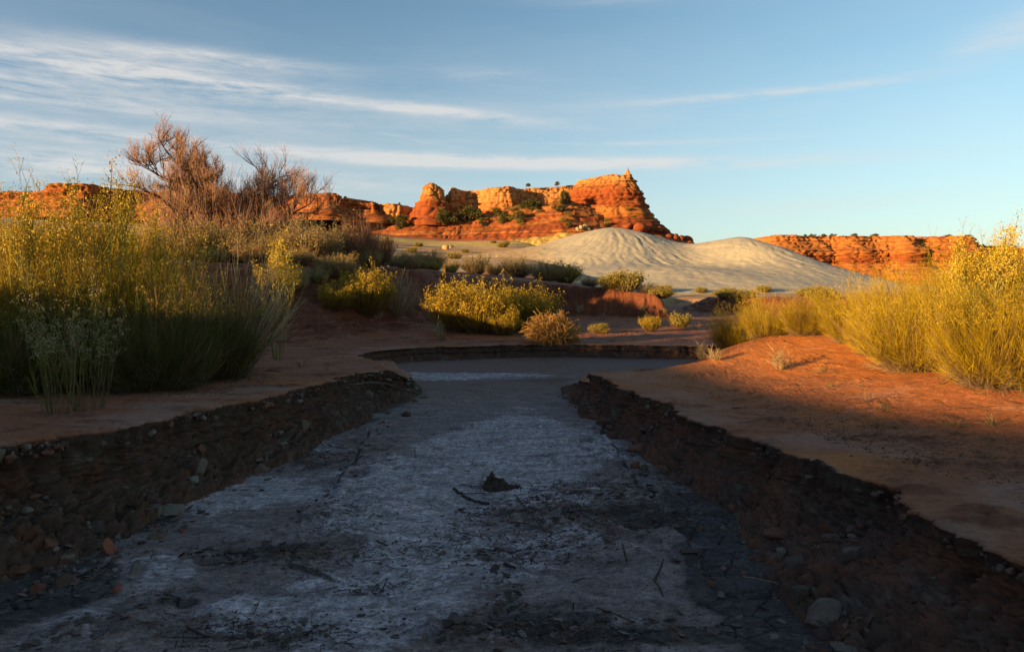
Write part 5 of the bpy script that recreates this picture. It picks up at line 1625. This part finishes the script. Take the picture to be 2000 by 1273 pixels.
def litter():
    """flood litter: bits of stalk and bark strewn over the bed and the flats"""
    rng = np.random.default_rng(303)
    cl = [(1120, 1010, .8, .35, 420), (1050, 1085, .6, .3, 300), (700, 1090, .5, .25, 150), (500, 1240, .5, .15, 260), (600, 890, .5, .5, 220), (1180, 960, .6, .2, 160), (900, 1060, .8, .4, 150), (1150, 1240, .5, .15, 160),
          (730, 1160, .2, .06, 60), (420, 880, .5, .3, 120), (1250, 1040, .4, .3, 180), (660, 1020, .3, .4, 120), (1330, 940, .4, 1.0, 160), (1000, 900, 1.5, 1.5, 120), (1650, 870, 1.2, .8, 260), (1800, 900, 1.0, 1.2, 260), (1500, 780, 1.5, 1.5, 200),
          (500, 760, 1.5, .8, 160), (300, 790, 1.2, .6, 160)]
    X, Y = [], []
    for px, py, rx, ry, n in cl:
        z = .0 if 300 < px < 1400 and py > 850 else .45
        cx, cy = at(px, py, z)
        X.append(cx + rng.normal(0, rx * .5, n)); Y.append(cy + rng.normal(0, ry * .6, n))
    X = np.concatenate(X); Y = np.concatenate(Y)
    k = Y > 2.4
    X, Y = X[k], Y[k]
    Z, dL, dR, _ = ground(X, Y)
    mxd = np.maximum(dL, dR)
    ok = (mxd < -.35) | (mxd > .5)
    X, Y, Z = X[ok], Y[ok], Z[ok]
    m = len(X)
    Z = np.array([drop(a_, b_) for a_, b_ in zip(X, Y)])
    a = rng.uniform(0, 6.28, m)
    d = np.stack([np.cos(a), np.sin(a) * .7, rng.normal(.12, .25, m)], 1)
    L = .012 + .07 * rng.random(m) ** 2.5 + .12 * (rng.random(m) < .02)
    t = np.linspace(0, 1, 4)[None, :, None]
    P = np.stack([X, Y, Z + .004], 1)[:, None] + unit(d)[:, None] * t * L[:, None, None] + rng.normal(0, .006, (m, 1, 3)) * t * t
    v = tubes(P, (.0014 + .0022 * rng.random((m, 1))) * np.ones((m, 4)), np.array([.07, .045, .034]) * rng.uniform(.5, 1.9, (m, 1)))
    n2 = 1500
    i = rng.integers(0, m, n2)
    q = np.stack([X[i] + rng.normal(0, .12, n2), Y[i] + rng.normal(0, .12, n2), Z[i]], 1)
    q[:, 2] = [drop(a_, b_) + .002 for a_, b_ in q[:, :2]]
    V2, F2, mm = lumps_mesh(q, .003 + .010 * rng.random(n2) ** 3, rng, base=ICO1)
    c2 = np.repeat(np.array([.12, .07, .05]) * rng.uniform(.5, 1.6, (n2, 1)), mm, 0)
    V = np.concatenate([v[0], V2]); C = np.concatenate([v[2], c2])
    o = mk('debris', V, [v[1], F2 + len(v[0])], M_WOOD, col=C, smooth=False)
    tag(o, 'scattered bits of stalk, bark and grit left by flood water', None, kind='stuff')

    # curled plates of dried mud along the little scarps and round the snags
    rng = np.random.default_rng(404)
    pts = []
    for line, amp, w, fade in SCARPS:
        P = resample([at(px, py, 0) for px, py in line], .02, 2)
        k = rng.integers(0, len(P), 150)
        pts.append(P[k] + rng.normal(0, .07, (150, 2)))
    for px, py, rx, ry, n in [(1130, 1020, .6, .25, 190), (1180, 980, .5, .2, 100), (480, 1095, .5, .12, 130), (150, 1130, .35, .2, 130), (1110, 1235, .6, .10, 170), (290, 1020, .35, .25, 130), (1000, 1090, .4, .1, 80), (600, 905, .4, .25, 140), (1300, 980, .2, .6, 120), (560, 1240, .4, .1, 90)]:
        cx, cy = at(px, py, 0)
        pts.append(np.stack([cx + rng.normal(0, rx * .6, n), cy + rng.normal(0, ry * .7, n)], 1))
    q = np.concatenate(pts); q = q[(q[:, 1] > 2.4)]
    n3 = len(q)
    sz = .006 + .024 * rng.random(n3) ** 2.8
    z = np.array([drop(a_, b_) for a_, b_ in q]) + sz * .10
    V, Fm, mm = lumps_mesh(np.stack([q[:, 0], q[:, 1], z], 1) * 0, sz, rng, base=ICO2, flat=.16)
    V = V.reshape(n3, mm, 3)
    ti = rng.normal(0, .28, (n3, 2))
    V[..., 2] += V[..., 0] * ti[:, None, 0] + V[..., 1] * ti[:, None, 1] + 6 * (V[..., 0] ** 2 + V[..., 1] ** 2)
    V += np.stack([q[:, 0], q[:, 1], z], 1)[:, None]
    cc = np.array([[.13, .085, .068], [.17, .10, .08], [.07, .046, .036], [.22, .16, .14]])[rng.choice(4, n3, p=[.4, .25, .25, .1])] * rng.uniform(.75, 1.2, (n3, 1))
    o = mk('debris', V.reshape(-1, 3), [Fm], M_CLOD, col=np.repeat(cc, mm, 0), smooth=False)
    tag(o, 'curled plates and crumbs of dried mud on the wash bed', None, kind='stuff')


litter()
